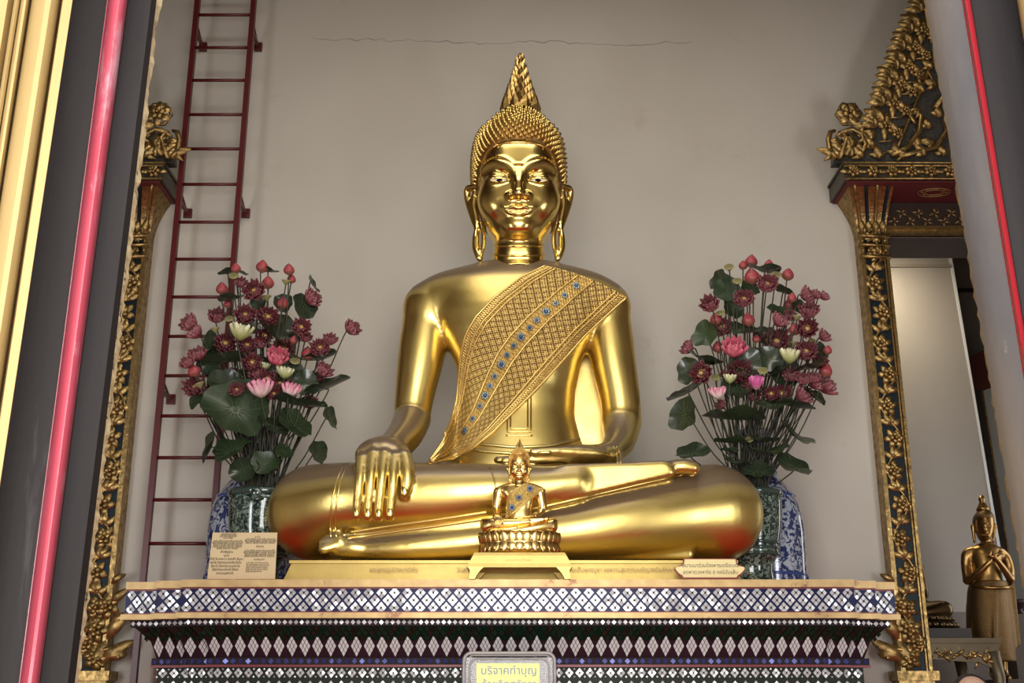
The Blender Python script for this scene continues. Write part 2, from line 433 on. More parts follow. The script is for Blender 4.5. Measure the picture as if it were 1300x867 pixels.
# robe lines, rings and panel traced on the body
def drapetube(name, paths, r, m=GOLD, off=0, parent=statue, n=8, step=4, sm=3):
    mb = MB()
    for p in paths:
        q = drape_path(BT, p, off, step, sm)
        if len(q) > 2: mb.tube(q, r, n)
    return mb.build(name, m, parent)
drapetube('robe_hem', [[(441,684),(500,675),(560,667),(620,658),(700,641),(760,627),(820,613),(860,604),(884,600)],
                       [(444,676),(500,667),(560,659),(620,650)], [(410,709),(500,716),(600,716)]], .010, GOLDP)
drapetube('robe_fold', [[(436,590),(427,610),(421,640),(419,665),(420,682)],[(441,589),(432,610),(427,640),(425,665),(427,682)]], .007)
drapetube('robe_fold', [[(622,594),(628,610),(630,630),(629,650)]], .006)
drapetube('waistband', [[(582,556),(610,564),(655,568),(700,566),(735,558)],[(580,566),(610,573),(655,576),(700,574)]], .011)
drapetube('wrist_band', [[(782,566),(787,571),(789,580),(788,588)],[(778,566),(783,571),(785,580),(784,588)]], .007)
drapetube('belt_panel', [[(644,500),(644,548),(674,548),(674,475)],[(648,500),(648,544),(670,544),(670,478)],[(642,553),(676,553)]], .006, GOLDH, step=3, sm=0)
# narrow flap of robe hanging between body and left arm
fl = MB()
fpts = [(757,425),(740,440),(728,470),(722,510),(724,560),(740,580),(775,580),(778,540),(772,500),(766,460)]
pl = [P(x,y,7.16) for x, y in fpts]
fl.prism([(p[0],p[2]) for p in pl], 7.14, 7.19)
fl.build('hanging_robe', GOLDP, statue, smooth=False)

# finger and toe nails
for (x, y, w, h) in [(452.5,650,3.8,7.5),(466.8,651,4.2,7.5),(480.5,651,4.2,7.5),(495,650,4.2,7.5),(513,623,4.6,7.5)]:
    o, d = ray(x, y); hh = BT.ray_cast(o, d)
    if hh[0]:
        nl = MB(); s_ = S(6.33, 2.4); nl.sphere(hh[0]+Vector((0,.002,0)), 1, 12, sc=(w*s_, .009, h*s_)); nl.build('fingernail', GOLDH, statue)

# ---------- head ----------
Yh = 7.0
H = Field((-.36, 6.50, 4.12), (.44, 7.42, 5.36), .0065)
hc = lambda px, py, Y=Yh: P(px, py, Y)
def hrow(py, hw, bf, bb, cx=658.5, Y=Yh):
    a = P(cx-hw, py, Y); return (a[2], P(cx, py, Y)[0], Y, P(cx+hw, py, Y)[0]-P(cx, py, Y)[0], bf, bb)
# head core: rows by silhouette height, front depth per height
H.loft([hrow(160,26,.14,.16), hrow(168,40,.20,.20), hrow(178,48,.245,.24), hrow(192,52,.272,.27), hrow(210,53.5,.285,.29), hrow(232,53.5,.290,.29), hrow(252,52.5,.292,.27), hrow(270,49.5,.285,.24),
        hrow(286,44,.268,.20), hrow(300,37,.242,.16), hrow(311,29,.205,.13), hrow(320,21,.15,.10)], k=0, pw=2.25)
# neck
NK = [hrow(306,31,.15,.16), hrow(320,32.5,.165,.17), hrow(331,34,.175,.18), hrow(342,37,.19,.2), hrow(352,44,.22,.22)]
H.loft(NK, k=.02, pw=2.1)
for py in (322.5, 331): 
    pass
def fc(px, py, back=0.0):   # point on the face surface, pushed in by back
    p = H.hit(px, py); o, d = ray(px, py)
    return p+np.array(d)*back
cx0 = 658.5
sc = S(6.72, 4.75)
# chin
H.ell(fc(cx0, 287, .03), (.085,.055,.05), k=.06)
# cheeks
for s_ in (-1, 1): H.ell(fc(cx0+s_*30, 256, .085), (.10,.09,.11), k=.09)
# eye hollows
base_eye = {}
for s_ in (-1, 1):
    e = fc(cx0+s_*25, 223, -.005); H.ell(e, (.078,.034,.034), k=.04, cut=True)
# brows
brow = {}
for s_ in (-1, 1):
    pts = [fc(cx0+s_*a, b, .006) for a, b in [(5,225),(9,215),(18,208),(30,206),(41,211),(46,217)]]
    H.chain(pts, [.010,.013,.015,.014,.010,.005], k=.045)
# eyeballs / lids
for s_ in (-1, 1):
    e = fc(cx0+s_*25.5, 227.0, .022); base_eye[s_] = e
    H.ell(e, (.070,.045,.030), k=.018)
# nose
t0 = fc(cx0, 214, .008); tip = fc(cx0, 244, -.045)
H.chain([t0, (t0*.55+tip*.45)+np.array([0,.010,0]), tip], [.020,.026,.037], k=.03)
for s_ in (-1, 1): H.ell(tip+np.array([s_*.050, .034, -.004]), (.032,.036,.027), k=.018)
H.ell(tip+np.array([0,.012,-.022]), (.016,.03,.012), k=.015)
for s_ in (-1, 1): H.ell(tip+np.array([s_*.022, .016, -.034]), (.012,.016,.012), k=.006, cut=True)
# mouth: muzzle then lips
H.ell(fc(cx0, 266, .045), (.11,.055,.06), k=.05)
up = [(-21,262.5,.0045),(-14,264.5,.009),(-6,262.5,.0125),(0,264,.012),(6,262.5,.0125),(14,264.5,.009),(21,262.5,.0045)]
lo_ = [(-18,265.5,.004),(-11,269.5,.010),(0,271.5,.0145),(11,269.5,.010),(18,265.5,.004)]
H.chain([fc(cx0+a, b, .001) for a, b, r in up], [r for a, b, r in up], k=.006)
H.chain([fc(cx0+a, b, .001) for a, b, r in lo_], [r for a, b, r in lo_], k=.006)
HV, HQ = H.mesh(2)
head = mk('head', HV, HQ, GOLDH, statue); HT = bvh(HV, HQ)
# eyes: slits of white with a dark iris
for s_ in (-1, 1):
    ee = MB(); n = 14; vs = []; 
    top = []; bot = []
    for i in range(n+1):
        u = -1+2*i/n; x = cx0+s_*25.3+u*12.5
        yt = 228.6-1.8*(1-u*u); yb = 228.6+2.2*(1-u*u)
        for yy, Lx in ((yt, top), (yb, bot)):
            o, d = ray(x, yy); h_ = HT.ray_cast(o, d); Lx.append(h_[0]-d*.003)
    vs = top+bot; fs = [(i, i+n+1, i+n+2, i+1) for i in range(n)]
    ee.add(vs, fs, 0)
    me_ = ee.build('eye', EYEW, head)
    ir = MB(); vs = []
    for k in range(12):
        a = 2*PI*k/12; o, d = ray(cx0+s_*24.5+math.cos(a)*3.9, 229+math.sin(a)*2.2); h_ = HT.ray_cast(o, d); vs.append(h_[0]-d*.009)
    ir.add(vs, [tuple(range(12))]); ir.build('iris', BLACK, head)
    # lid edges
    ld = MB()
    ld.tube([v+Vector((0,-.004,.002)) for v in top], .0045, 6); ld.tube([v+Vector((0,-.003,-.002)) for v in bot], .0035, 6)
    ld.build('eyelid', GOLDH, head)
# ears
for s_ in (-1, 1):
    E = Field((-.36, 6.80, 4.05), (.44, 7.2, 4.98), .006)
    X = lambda a: cx0+s_*a
    def ch(L, k=.01): 
        q = [(P(X(a), y, Y), r*S(Y, 4.6)) for a, y, Y, r in L]; E.chain([a for a, b in q], [b for a, b in q], k=k)
    ch([(50,234,6.93,3),(57,237,6.96,3.6),(64.5,240,7.0,4.4),(65.5,250,7.02,4.2),(62.5,264,7.02,3.8),(57.5,280,7.0,3.4),(53,292,6.98,3.2)])
    ch([(55,246,6.99,5),(57,262,7.0,5),(53,280,6.99,4),(51,290,6.98,3)], .02)
    ch([(53,290,6.98,3.4),(54.5,302,6.97,4.4),(54.5,315,6.97,4.6),(51,326,6.96,4.2),(49,329,6.96,3.4)])
    ch([(48,284,6.97,3),(45,298,6.96,3),(45.5,313,6.96,3),(49,327,6.96,3)])
    EV, EQ = E.mesh(2); mk('ear', EV, EQ, GOLDH, statue)
# hair cap with curls
HC = Field((-.40, 6.60, 4.40), (.48, 7.45, 5.42), .010)
HC.loft([hrow(143,13,.07,.09), hrow(150,24,.13,.15), hrow(157,33,.17,.19), hrow(163,37,.19,.21), hrow(167,42,.215,.24), hrow(175,49.5,.26,.28), hrow(186,54,.288,.31), hrow(205,57,.305,.33), hrow(230,57,.30,.33), hrow(250,54.5,.27,.31), hrow(270,51,.2,.27), hrow(290,45,.12,.22)], k=0, pw=2.1)
# face window cut from the front of the cap
wpts = [(607,300),(606,250),(607,222),(611,203),(619,190),(630,184),(645,181.5),(672,181.5),(687,184),(698,190),(706,203),(710,222),(711,250),(710,300)]
wq = [P(x, y, 6.75) for x, y in wpts]
HC.poly([(p[0], p[2]) for p in wq], 6.3, 6.98, rnd=.005, k=.01, cut=True)
CV, CQ = HC.mesh(1); HCT = bvh(CV, CQ)
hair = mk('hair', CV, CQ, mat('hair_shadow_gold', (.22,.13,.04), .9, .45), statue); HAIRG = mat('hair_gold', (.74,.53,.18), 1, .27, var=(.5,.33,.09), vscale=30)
cur = MB()
cen = Vector(P(cx0, 215, 7.03).tolist()); N = 1150
for i in range(N):
    z = 1-2*(i+.5)/N*.82; ph = i*2.399963
    r = math.sqrt(max(0, 1-z*z)); d = Vector((r*math.cos(ph), r*math.sin(ph), z))
    h_ = HCT.ray_cast(cen+d*.9, -d)
    if h_[0] is None: continue
    p, nn = h_[0], h_[1]
    if nn.dot(d) < .25: continue
    # keep away from the window opening
    if p.y < 6.96:
        q = HT.find_nearest(p)
        if q[3] < .012: continue
    nrm = (nn*1.0+Vector((0,-.0,.55))).normalized()
    a = nrm.orthogonal().normalized(); b = nrm.cross(a)
    R = .0118; prof = [(R*.9, -.004), (R, .007), (R*.72, .019), (R*.15, .031)]
    vs = []; m = 6
    for rr, hh in prof:
        for k in range(m): vs.append(p+a*math.cos(2*PI*k/m)*rr+b*math.sin(2*PI*k/m)*rr+nrm*hh)
    cur.add(vs, [(j*m+k, j*m+(k+1) % m, (j+1)*m+(k+1) % m, (j+1)*m+k) for j in range(3) for k in range(m)]+[tuple(3*m+k for k in range(m))])
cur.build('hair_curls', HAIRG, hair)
# rim between hair and face
hb = MB()
bp = []
for x, y in [(604,262),(603.5,240),(604.5,222),(609,203),(617,190),(629,183),(645,180),(659,179.5),(673,180),(688,183),(700,190),(708,203),(712.5,222),(713.5,240),(713,262)]:
    o, d = ray(x+ (1 if x<659 else -1)*2.0, y+1); h_ = HT.ray_cast(o, d)
    if h_[0]: bp.append(h_[0])
hb.tube(bp, .009, 8); hb.build('hairline_band', GOLDH, hair)
# flame finial
fi = MB(); zb = P(661,146,7.05)[2]; zt_ = P(661,68,7.05)[2]; Hh = zt_-zb; xc = float(P(660.5,110,7.05)[0])
def fr(t): return (.108*(1-t)**1.25+.016)*(1 if t < .98 else .4)
prof = [(fr(t), t*Hh) for t in np.linspace(0, 1, 26)]
fi.lathe(prof, (xc, 7.05, zb), 20)
for j in range(17):
    t = .01+j*.055; r = fr(t)*.98; n = 10 if j < 9 else 8 if j < 13 else 6
    L = .10*(1-t*.62); w = r*.42
    for k in range(n):
        a = 2*PI*(k+.38*j)/n; c, s_ = math.cos(a), math.sin(a)
        def q(rad, side, z): return (xc+rad*c-side*s_, 7.05+rad*s_+side*c, zb+t*Hh+z)
        r2 = fr(min(1, t+L*.8/Hh))
        fi.add([q(r*.9,-w,0), q(r*1.14,0,0.0), q(r*.9,w,0), q((r+r2)*.54,-w*.7,L*.45), q((r+r2)*.63+.004,0,L*.45), q((r+r2)*.54,w*.7,L*.45), q(r2*1.15+.012,0,L)],
               [(0,1,4,3),(1,2,5,4),(3,4,6),(4,5,6)])
fi.build('flame_finial', mat('finial_gold', (.62,.41,.14), 1, .33, var=(.3,.18,.06), vscale=25), statue, smooth=False)

nr_ = MB()
for py_, hw_ in ((323,33),(311,31.5)):
    p_ = [HT.ray_cast(*ray(658.5+hw_*math.sin(a), py_+1.5*math.cos(a)))[0] for a in np.linspace(-1.45,1.45,21)]
    nr_.tube([q for q in p_ if q], .009, 6)
nr_.build('neck_fold', GOLDH, head)
# ---------- brocade sash ----------
def brocade(name, k1=30, k2=10):
    m = bpy.data.materials.new(name); m.use_nodes = True; nt = m.node_tree; N = nt.nodes; L = nt.links; b = N['Principled BSDF']
    def M(op, a, c=None, d=None):
        n = N.new('ShaderNodeMath'); n.operation = op
        for i, x in enumerate((a, c, d)):
            if x is None: continue
            if isinstance(x, (int, float)): n.inputs[i].default_value = x
            else: L.new(x, n.inputs[i])
        return n.outputs[0]
    uvn = N.new('ShaderNodeUVMap'); sp = N.new('ShaderNodeSeparateXYZ'); L.new(uvn.outputs[0], sp.inputs[0]); u, v = sp.outputs[0], sp.outputs[1]
    U = M('MULTIPLY', u, k1); V = M('MULTIPLY', v, k2)
    a = M('SINE', M('MULTIPLY', M('ADD', U, V), PI)); c = M('SINE', M('MULTIPLY', M('SUBTRACT', U, V), PI))
    lat = M('ABSOLUTE', M('MULTIPLY', a, c))
    a2 = M('SINE', M('MULTIPLY', M('ADD', U, V), PI*3)); c2 = M('SINE', M('MULTIPLY', M('SUBTRACT', U, V), PI*3))
    fine = M('ABSOLUTE', M('MULTIPLY', a2, c2))
    pat = M('ADD', M('MULTIPLY', lat, .45), M('MULTIPLY', fine, .55))
    nz = N.new('ShaderNodeTexNoise'); nz.inputs['Scale'].default_value = 90; L.new(uvn.outputs[0], nz.inputs['Vector'])
    pat = M('ADD', pat, M('MULTIPLY', M('SUBTRACT', nz.outputs['Fac'], .5), .9))
    cr = N.new('ShaderNodeValToRGB'); e = cr.color_ramp.elements
    e[0].position = .18; e[0].color = (.20,.09,.025,1); e[1].position = .62; e[1].color = (.82,.61,.21,1)
    x = e.new(.38); x.color = (.46,.29,.07,1)
    L.new(pat, cr.inputs[0])
    # borders: bands near the edges and beside the middle
    vv = M('ABSOLUTE', M('SUBTRACT', v, .5))
    edge = M('GREATER_THAN', vv, .385); mid = M('LESS_THAN', vv, .075)
    band = M('MAXIMUM', edge, mid)
    mx = N.new('ShaderNodeMix'); mx.data_type = 'RGBA'; L.new(M('MULTIPLY', band, .75), mx.inputs[0]); L.new(cr.outputs[0], mx.inputs[6])
    cr2 = N.new('ShaderNodeValToRGB'); L.new(M('ADD', M('MULTIPLY', M('SINE', M('MULTIPLY', u, 420)), .35), .5), cr2.inputs[0])
    cr2.color_ramp.elements[0].color = (.50,.28,.05,1); cr2.color_ramp.elements[1].color = (.88,.62,.20,1)
    L.new(cr2.outputs[0], mx.inputs[7]); L.new(mx.outputs[2], b.inputs['Base Color'])
    b.inputs['Metallic'].default_value = .6; b.inputs['Roughness'].default_value = .42
    bp = N.new('ShaderNodeBump'); bp.inputs['Strength'].default_value = .6; bp.inputs['Distance'].default_value = .016
    L.new(pat, bp.inputs['Height']); L.new(bp.outputs[0], b.inputs['Normal'])
    return m
BROC = brocade('gold_brocade')
def pl_interp(pts, n):
    pts = np.array(pts, float); d = np.r_[0, np.cumsum(np.hypot(*np.diff(pts, axis=0).T))]; t = np.linspace(0, d[-1], n)
    return np.stack([np.interp(t, d, pts[:, i]) for i in range(2)], 1)
Lb = pl_interp([(692,337),(660,352),(625,378),(602,402),(590,424),(584,452),(582,480),(580,505),(572,535),(562,560),(543,588)], 90)
Rb = pl_interp([(797,378),(775,398),(745,426),(722,452),(700,476),(675,502),(650,526),(626,549),(600,570),(575,583),(543,588.5)], 90)
NV = 36; T = np.full((90, NV+1), np.nan); Dr = np.zeros((90, NV+1, 3))
for i in range(90):
    for j in range(NV+1):
        w = j/NV; arch = 4*w*(1-w)
        p = Lb[i]*(1-w)+Rb[i]*w
        if i < 12: p = p+np.array([0, -5.5*arch*(1-i/12)])
        o, d = ray(*p); Dr[i, j] = d[:]
        h_ = BT.ray_cast(o, d)
        if h_[0] is not None and h_[3] < 7.62: T[i, j] = h_[3]
for _ in range(200):      # fill the spans that hang clear of the body
    nan = np.isnan(T)
    if not nan.any(): break
    Pd = np.pad(T, 1, constant_values=np.nan); st = np.stack([Pd[:-2,1:-1], Pd[2:,1:-1], Pd[1:-1,:-2], Pd[1:-1,2:]])
    with np.errstate(all='ignore'):
        import warnings; warnings.simplefilter('ignore'); mnn = np.nanmean(st, 0)
    T = np.where(nan, mnn, T)
Tc = T.copy()
for _ in range(25):
    Pd = np.pad(T, 1, mode='edge'); T = np.minimum((Pd[:-2,1:-1]+Pd[2:,1:-1]+Pd[1:-1,:-2]+Pd[1:-1,2:])/4, Tc)
Tf = T-.014
grid = np.array([0,0,CZ])+Dr*Tf[:, :, None]
back = grid[0]+np.array([0,.16,.012]); back2 = grid[0]+np.array([0,.36,-.06]); back3 = grid[0]+np.array([0,.44,-.5])
G = np.concatenate([back3[None], back2[None], back[None], grid]); nr = G.shape[0]
uv = np.array([[max(0, (i-3))/89*1.0 if i >= 3 else -(3-i)*.05, j/NV] for i in range(nr) for j in range(NV+1)])
fs = np.array([[i*(NV+1)+j, i*(NV+1)+j+1, (i+1)*(NV+1)+j+1, (i+1)*(NV+1)+j] for i in range(nr-1) for j in range(NV)])[:, ::-1]
sash = mk('brocade_sash', G.reshape(-1,3), fs, BROC, statue, uv=uv)
so = sash.modifiers.new('thick', 'SOLIDIFY'); so.thickness = .012; so.offset = -1
TRIM = mat('trim_gold', (.85,.60,.20), .85, .35, var=(.35,.2,.04), vscale=80)
def gp(u, v):
    i = min(int(u*89), 88); f = u*89-i; j = min(int(v*NV), NV-1); g = v*NV-j
    a = grid[i,j]*(1-g)+grid[i,j+1]*g; b_ = grid[i+1,j]*(1-g)+grid[i+1,j+1]*g
    return Vector((a*(1-f)+b_*f).tolist())
def gnorm(u, v):
    a = gp(min(u+.01,1), v)-gp(max(u-.01,0), v); b_ = gp(u, min(v+.02,1))-gp(u, max(v-.02,0)); n = a.cross(b_)
    if n.y > 0: n = -n
    return n.normalized()
tm = MB()
for v in (.012,.10,.14,.41,.59,.86,.90,.988):
    tm.tube([gp(u, v)+gnorm(u, v)*.004 for u in np.linspace(0,.985,90)], .0055 if v not in (.012,.988) else .008, 6)
for v0, v1, n in ((.025,.09,96),(.91,.975,96)):
    for k in range(n):       # zigzag lace along both borders
        u0, u1, u2 = (k)/n*.98, (k+.5)/n*.98, (k+1)/n*.98
        tm.tube([gp(u0,v0)+gnorm(u0,v0)*.004, gp(u1,v1)+gnorm(u1,v1)*.006, gp(u2,v0)+gnorm(u2,v0)*.004], .0042, 4, cap=False)
tm.build('sash_trim', TRIM, sash)
BLUEJ = mat('blue_gem', (.02,.06,.15), .2, .15, coat=1); SILV = mat('silver_rosette', (.32,.36,.34), .8, .3, var=(.15,.2,.25), vscale=60)
def rosette(mb, c, n, r, petals=8):
    a = n.orthogonal().normalized(); b_ = n.cross(a)
    M_ = Matrix((( a.x,b_.x,n.x,c.x),(a.y,b_.y,n.y,c.y),(a.z,b_.z,n.z,c.z),(0,0,0,1)))
    t = MB()
    for k in range(petals):
        q = 2*PI*k/petals; t.sphere((math.cos(q)*r*.66, math.sin(q)*r*.66, 0), r*.36, 6, sc=(1,1,.5), mi=0)
    t.sphere((0,0,r*.1), r*.46, 8, sc=(1,1,.6), mi=1); mb.xf(t, M_)
for k, u in enumerate([.05,.105,.15,.20,.25,.29,.34,.385,.43,.475,.53,.575,.62,.67,.73,.79]):
    j = MB(); rosette(j, gp(u,.5)+gnorm(u,.5)*.006, gnorm(u,.5), .021 if k % 3 else .028)
    j.build('sash_rosette', [SILV, BLUEJ], sash)
# ================= room shell =================
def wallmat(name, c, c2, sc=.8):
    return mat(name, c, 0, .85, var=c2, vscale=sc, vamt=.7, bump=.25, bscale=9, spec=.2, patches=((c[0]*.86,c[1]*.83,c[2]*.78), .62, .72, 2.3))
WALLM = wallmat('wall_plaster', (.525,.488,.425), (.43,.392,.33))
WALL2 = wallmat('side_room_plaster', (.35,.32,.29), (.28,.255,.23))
REDP = mat('red_paint', (.085,.008,.009), 0, .38, var=(.10,.01,.01), vscale=12)
DARKW = mat('dark_wood', (.03,.022,.018), 0, .5, var=(.06,.045,.035), vscale=10)
YW = 8.0
def st(name, mb, m, smooth=False):
    o = mb.build(name, m, None, smooth); o['kind'] = 'structure'; return o
# carved door-frame positions traced at mid height
def Xat(px, py, Y): return float(P(px, py, Y)[0])
YF = 7.90
Ro, Ri = Xat(1118,600,YF), Xat(1156,600,YF)                # right frame, its near pilaster
Rc = Xat(1242,300,YF); Ri2 = 2*Rc-Ri; Ro2 = 2*Rc-Ro
Lo, Li = Xat(170,500,YF), Xat(128,500,YF); Lc = Lo-(Rc-Ro); Li2 = 2*Lc-Li
zop = float(P(1150,302,8.03)[2])                            # top of the openings
HT_ = 8.3
w = MB()
for x0, x1, z0, z1 in [(-6.2,Li2-.02,0,HT_),(Li2-.02,Li+.02,zop,HT_),(Li+.02,Ri-.02,0,HT_),(Ri-.02,Ri2+.02,zop,HT_),(Ri2+.02,6.2,0,HT_)]:
    w.box((x0,YW,z0),(x1,YW+.35,z1))
st('wall_back', w, WALLM)
w = MB(); w.box((-6.2,2.6,0),(-6,13,HT_)); st('wall_left', w, WALLM)
w = MB(); w.box((6,2.6,0),(6.2,13,HT_)); st('wall_right', w, WALLM)
w = MB(); w.box((-6.2,2.3,HT_),(6.2,13.2,HT_+.15)); st('ceiling', w, mat('ceiling_boards', (.10,.03,.02), 0, .6, var=(.2,.1,.03), vscale=3))
CARPET = mat('red_carpet', (.50,.020,.016), 0, .95, var=(.40,.014,.012), vscale=5, bump=.3, bscale=300, spec=.1)
w = MB(); w.box((-6.2,2.3,-.1),(6.2,13.2,0)); st('floor', w, CARPET)
w = MB(); w.box((-8,-6,-.1),(8,2.3,-.005)); st('ground', w, mat('terrace_stone', (.45,.42,.38), 0, .7, var=(.35,.33,.3), vscale=4))
# front wall round the door we look through, with two more door openings
w = MB(); XD = 1.02; ZD = 4.35
for x0, x1, z0, z1 in [(-6.2,-4.3,0,HT_),(-4.3,-3.2,3.2,HT_),(-4.3,-3.2,0,.7),(-3.2,-XD-.25,0,HT_),(-XD-.25,XD+.35,ZD,HT_),(XD+.35,3.2,0,HT_),(3.2,4.3,3.2,HT_),(3.2,4.3,0,.7),(4.3,6.2,0,HT_)]:
    w.box((x0,2.62,z0),(x1,2.9,z1))
st('wall_front', w, WALLM)
# wall crack near the top, drawn as a darker grey line
ck = MB(); rr = random.Random(3); pts = []
for i in range(60):
    x = 395+i*8.2; y = 53+rr.uniform(-2,2)+(2*math.sin(i*.3))+(i > 35)*2 - (4 if i < 12 else 0)
    pts.append(P(x, y, YW-.002))
ck.tube(pts, [.0015+.004*abs(math.sin(i*.21))*rr.random() for i in range(60)], 4); st('trim_1', ck, mat('crack_grey', (.34,.31,.28), 0, .9))

# ---- side room beyond the right doorway ----
Y2 = 10.8
def quad_box(name, pix, Y, th, m, kind=True):
    mb = MB(); q = [P(x, y, Y) for x, y in pix]
    mb.prism([(p[0], p[2]) for p in q], Y, Y+th); o = mb.build(name, m, None, False)
    if kind: o['kind'] = 'structure'
    return o
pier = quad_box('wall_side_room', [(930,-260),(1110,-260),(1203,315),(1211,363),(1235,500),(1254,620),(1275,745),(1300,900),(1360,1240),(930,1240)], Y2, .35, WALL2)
quad_box('trim_2', [(1120,335),(1206,335),(1206.5,338.5),(1120,338.5)], Y2-.03, .03, mat('moulding_grey', (.25,.22,.18), 0, .8))
quad_box('lit_reveal_strip', [(1203,315),(1206.5,315),(1257.5,620),(1279,745),(1304,900),(1300,900),(1275,745),(1254,620),(1235,500)], Y2-.012, .012, mat('lit_reveal_pale', (.66,.68,.70), 0, .7))  # pale colour stands in for the light on the pier's reveal
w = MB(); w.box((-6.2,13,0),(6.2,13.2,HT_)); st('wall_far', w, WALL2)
q = P(1225,777,Y2-.06); w = MB(); w.box((P(1150,777,Y2-.06)[0]-1.2,Y2-.08,0),(P(1276,777,Y2-.08)[0],Y2-.0,q[2])); st('baseboard_side_room', w, mat('dado_brown', (.17,.14,.12), 0, .7, var=(.12,.1,.085), vscale=3))
Y3 = 12.4
d3 = quad_box('door_3', [(1216,366),(1330,366),(1330,369.5),(1216,369.5)], 12.93, .06, DARKW)
dm = mat('door_frame_red', (.11,.02,.018), 0, .45, var=(.07,.015,.012), vscale=6)
def child(name, pix, Y, th, m, par):
    mb = MB(); q = [P(x, y, Y) for x, y in pix]; mb.prism([(p[0], p[2]) for p in q], Y, Y+th); return mb.build(name, m, par, False)
child('door_lintel', [(1226,456),(1256,440),(1330,428),(1330,490),(1234,500)], Y3, .25, dm, d3)
child('door_post', [(1236,495),(1246,495),(1278,700),(1300,880),(1284,880),(1266,700)], Y3-.03, .3, DARKW, d3)
child('door_leaf', [(1246,497),(1256,493),(1330,493),(1330,760),(1287,760),(1279,700)], Y3-.02, .05, mat('door_leaf_pale', (.50,.52,.50), 0, .5, var=(.40,.41,.38), vscale=3), d3)
child('gold_edge', [(1246,497),(1248.5,497),(1281,700),(1279,700)], Y3-.03, .01, OLDG, d3)

# ================= carved door frames =================
TEAL = mat('dark_glass_ground', (.006,.009,.011), .05, .45, var=(.012,.024,.034), vscale=60, vamt=.8, spec=.2)
SCALE = mat('mosaic_scales', (.10,.075,.06), .3, .35, var=(.03,.05,.05), vscale=45, vamt=.9, bump=.6, bscale=60)
SOFF = mat('soffit_red', (.13,.015,.018), 0, .6, var=(.09,.012,.012), vscale=5)
def leafball(mb, x, y, z, L, W, ang, th=.02, curl=0, ns=5):
    ca, sa = math.cos(ang), math.sin(ang); n = 7; vs = []; fs = []
    for i in range(n):
        t = i/(n-1); wv = W*math.sin(PI*min(1, t*.93+.07))**.8*(1-.25*abs(math.sin(t*PI*ns/2)))
        bend = curl*t*t*L
        for k, s_ in enumerate((-1, 0, 1)):
            a = t*L; b_ = s_*wv+bend
            vs.append((x+a*ca-b_*sa, y-(th*(1.0 if s_ == 0 else .25))*math.sin(PI*min(1, t*.85+.12))-(.0), z+a*sa+b_*ca))
    for i in range(n-1):
        for k in range(2): fs.append((i*3+k, i*3+k+1, (i+1)*3+k+1, (i+1)*3+k))
    mb.add(vs, fs)
def blossom(mb, x, y, z, r):
    sd = random.Random(int(abs(x*977+z*3331))); ph = sd.uniform(0, 6)
    for k in range(6):
        q = ph+2*PI*k/6; leafball(mb, x+math.cos(q)*r*.15, y-.004, z+math.sin(q)*r*.15, r*.95, r*.40, q, .028, sd.uniform(-.15,.15), ns=2)
    for k in range(5):
        q = ph+.5+2*PI*k/5; leafball(mb, x+math.cos(q)*r*.08, y-.026, z+math.sin(q)*r*.08, r*.58, r*.27, q, .026, sd.uniform(-.2,.2), ns=2)
    mb.sphere((x, y-.045, z), r*.17, 6)
def vine(mb, xa, z0, z1, wd, y, per=.225, s=1):
    n = int((z1-z0)/per); pts = []
    for i in range(n*6+1):
        z = z0+(z1-z0)*i/(n*6); pts.append((xa+s*wd*.27*math.sin(i/6*PI), y-.012, z))
    mb.tube(pts, .010, 6)
    for i in range(n):
        z = z0+(z1-z0)*(i+.5)/n; sg = s*(1 if i % 2 == 0 else -1)
        blossom(mb, xa+sg*wd*.08, y, z, wd*.34)
        zz = z0+(z1-z0)*(i+1)/n
        for a in (PI/2+.9*sg, PI/2-.3*sg, PI/2+.3*sg, PI/2-1.3*sg): leafball(mb, xa, y-.006, zz-.02, wd*.40, wd*.13, a, .028, .25*sg)
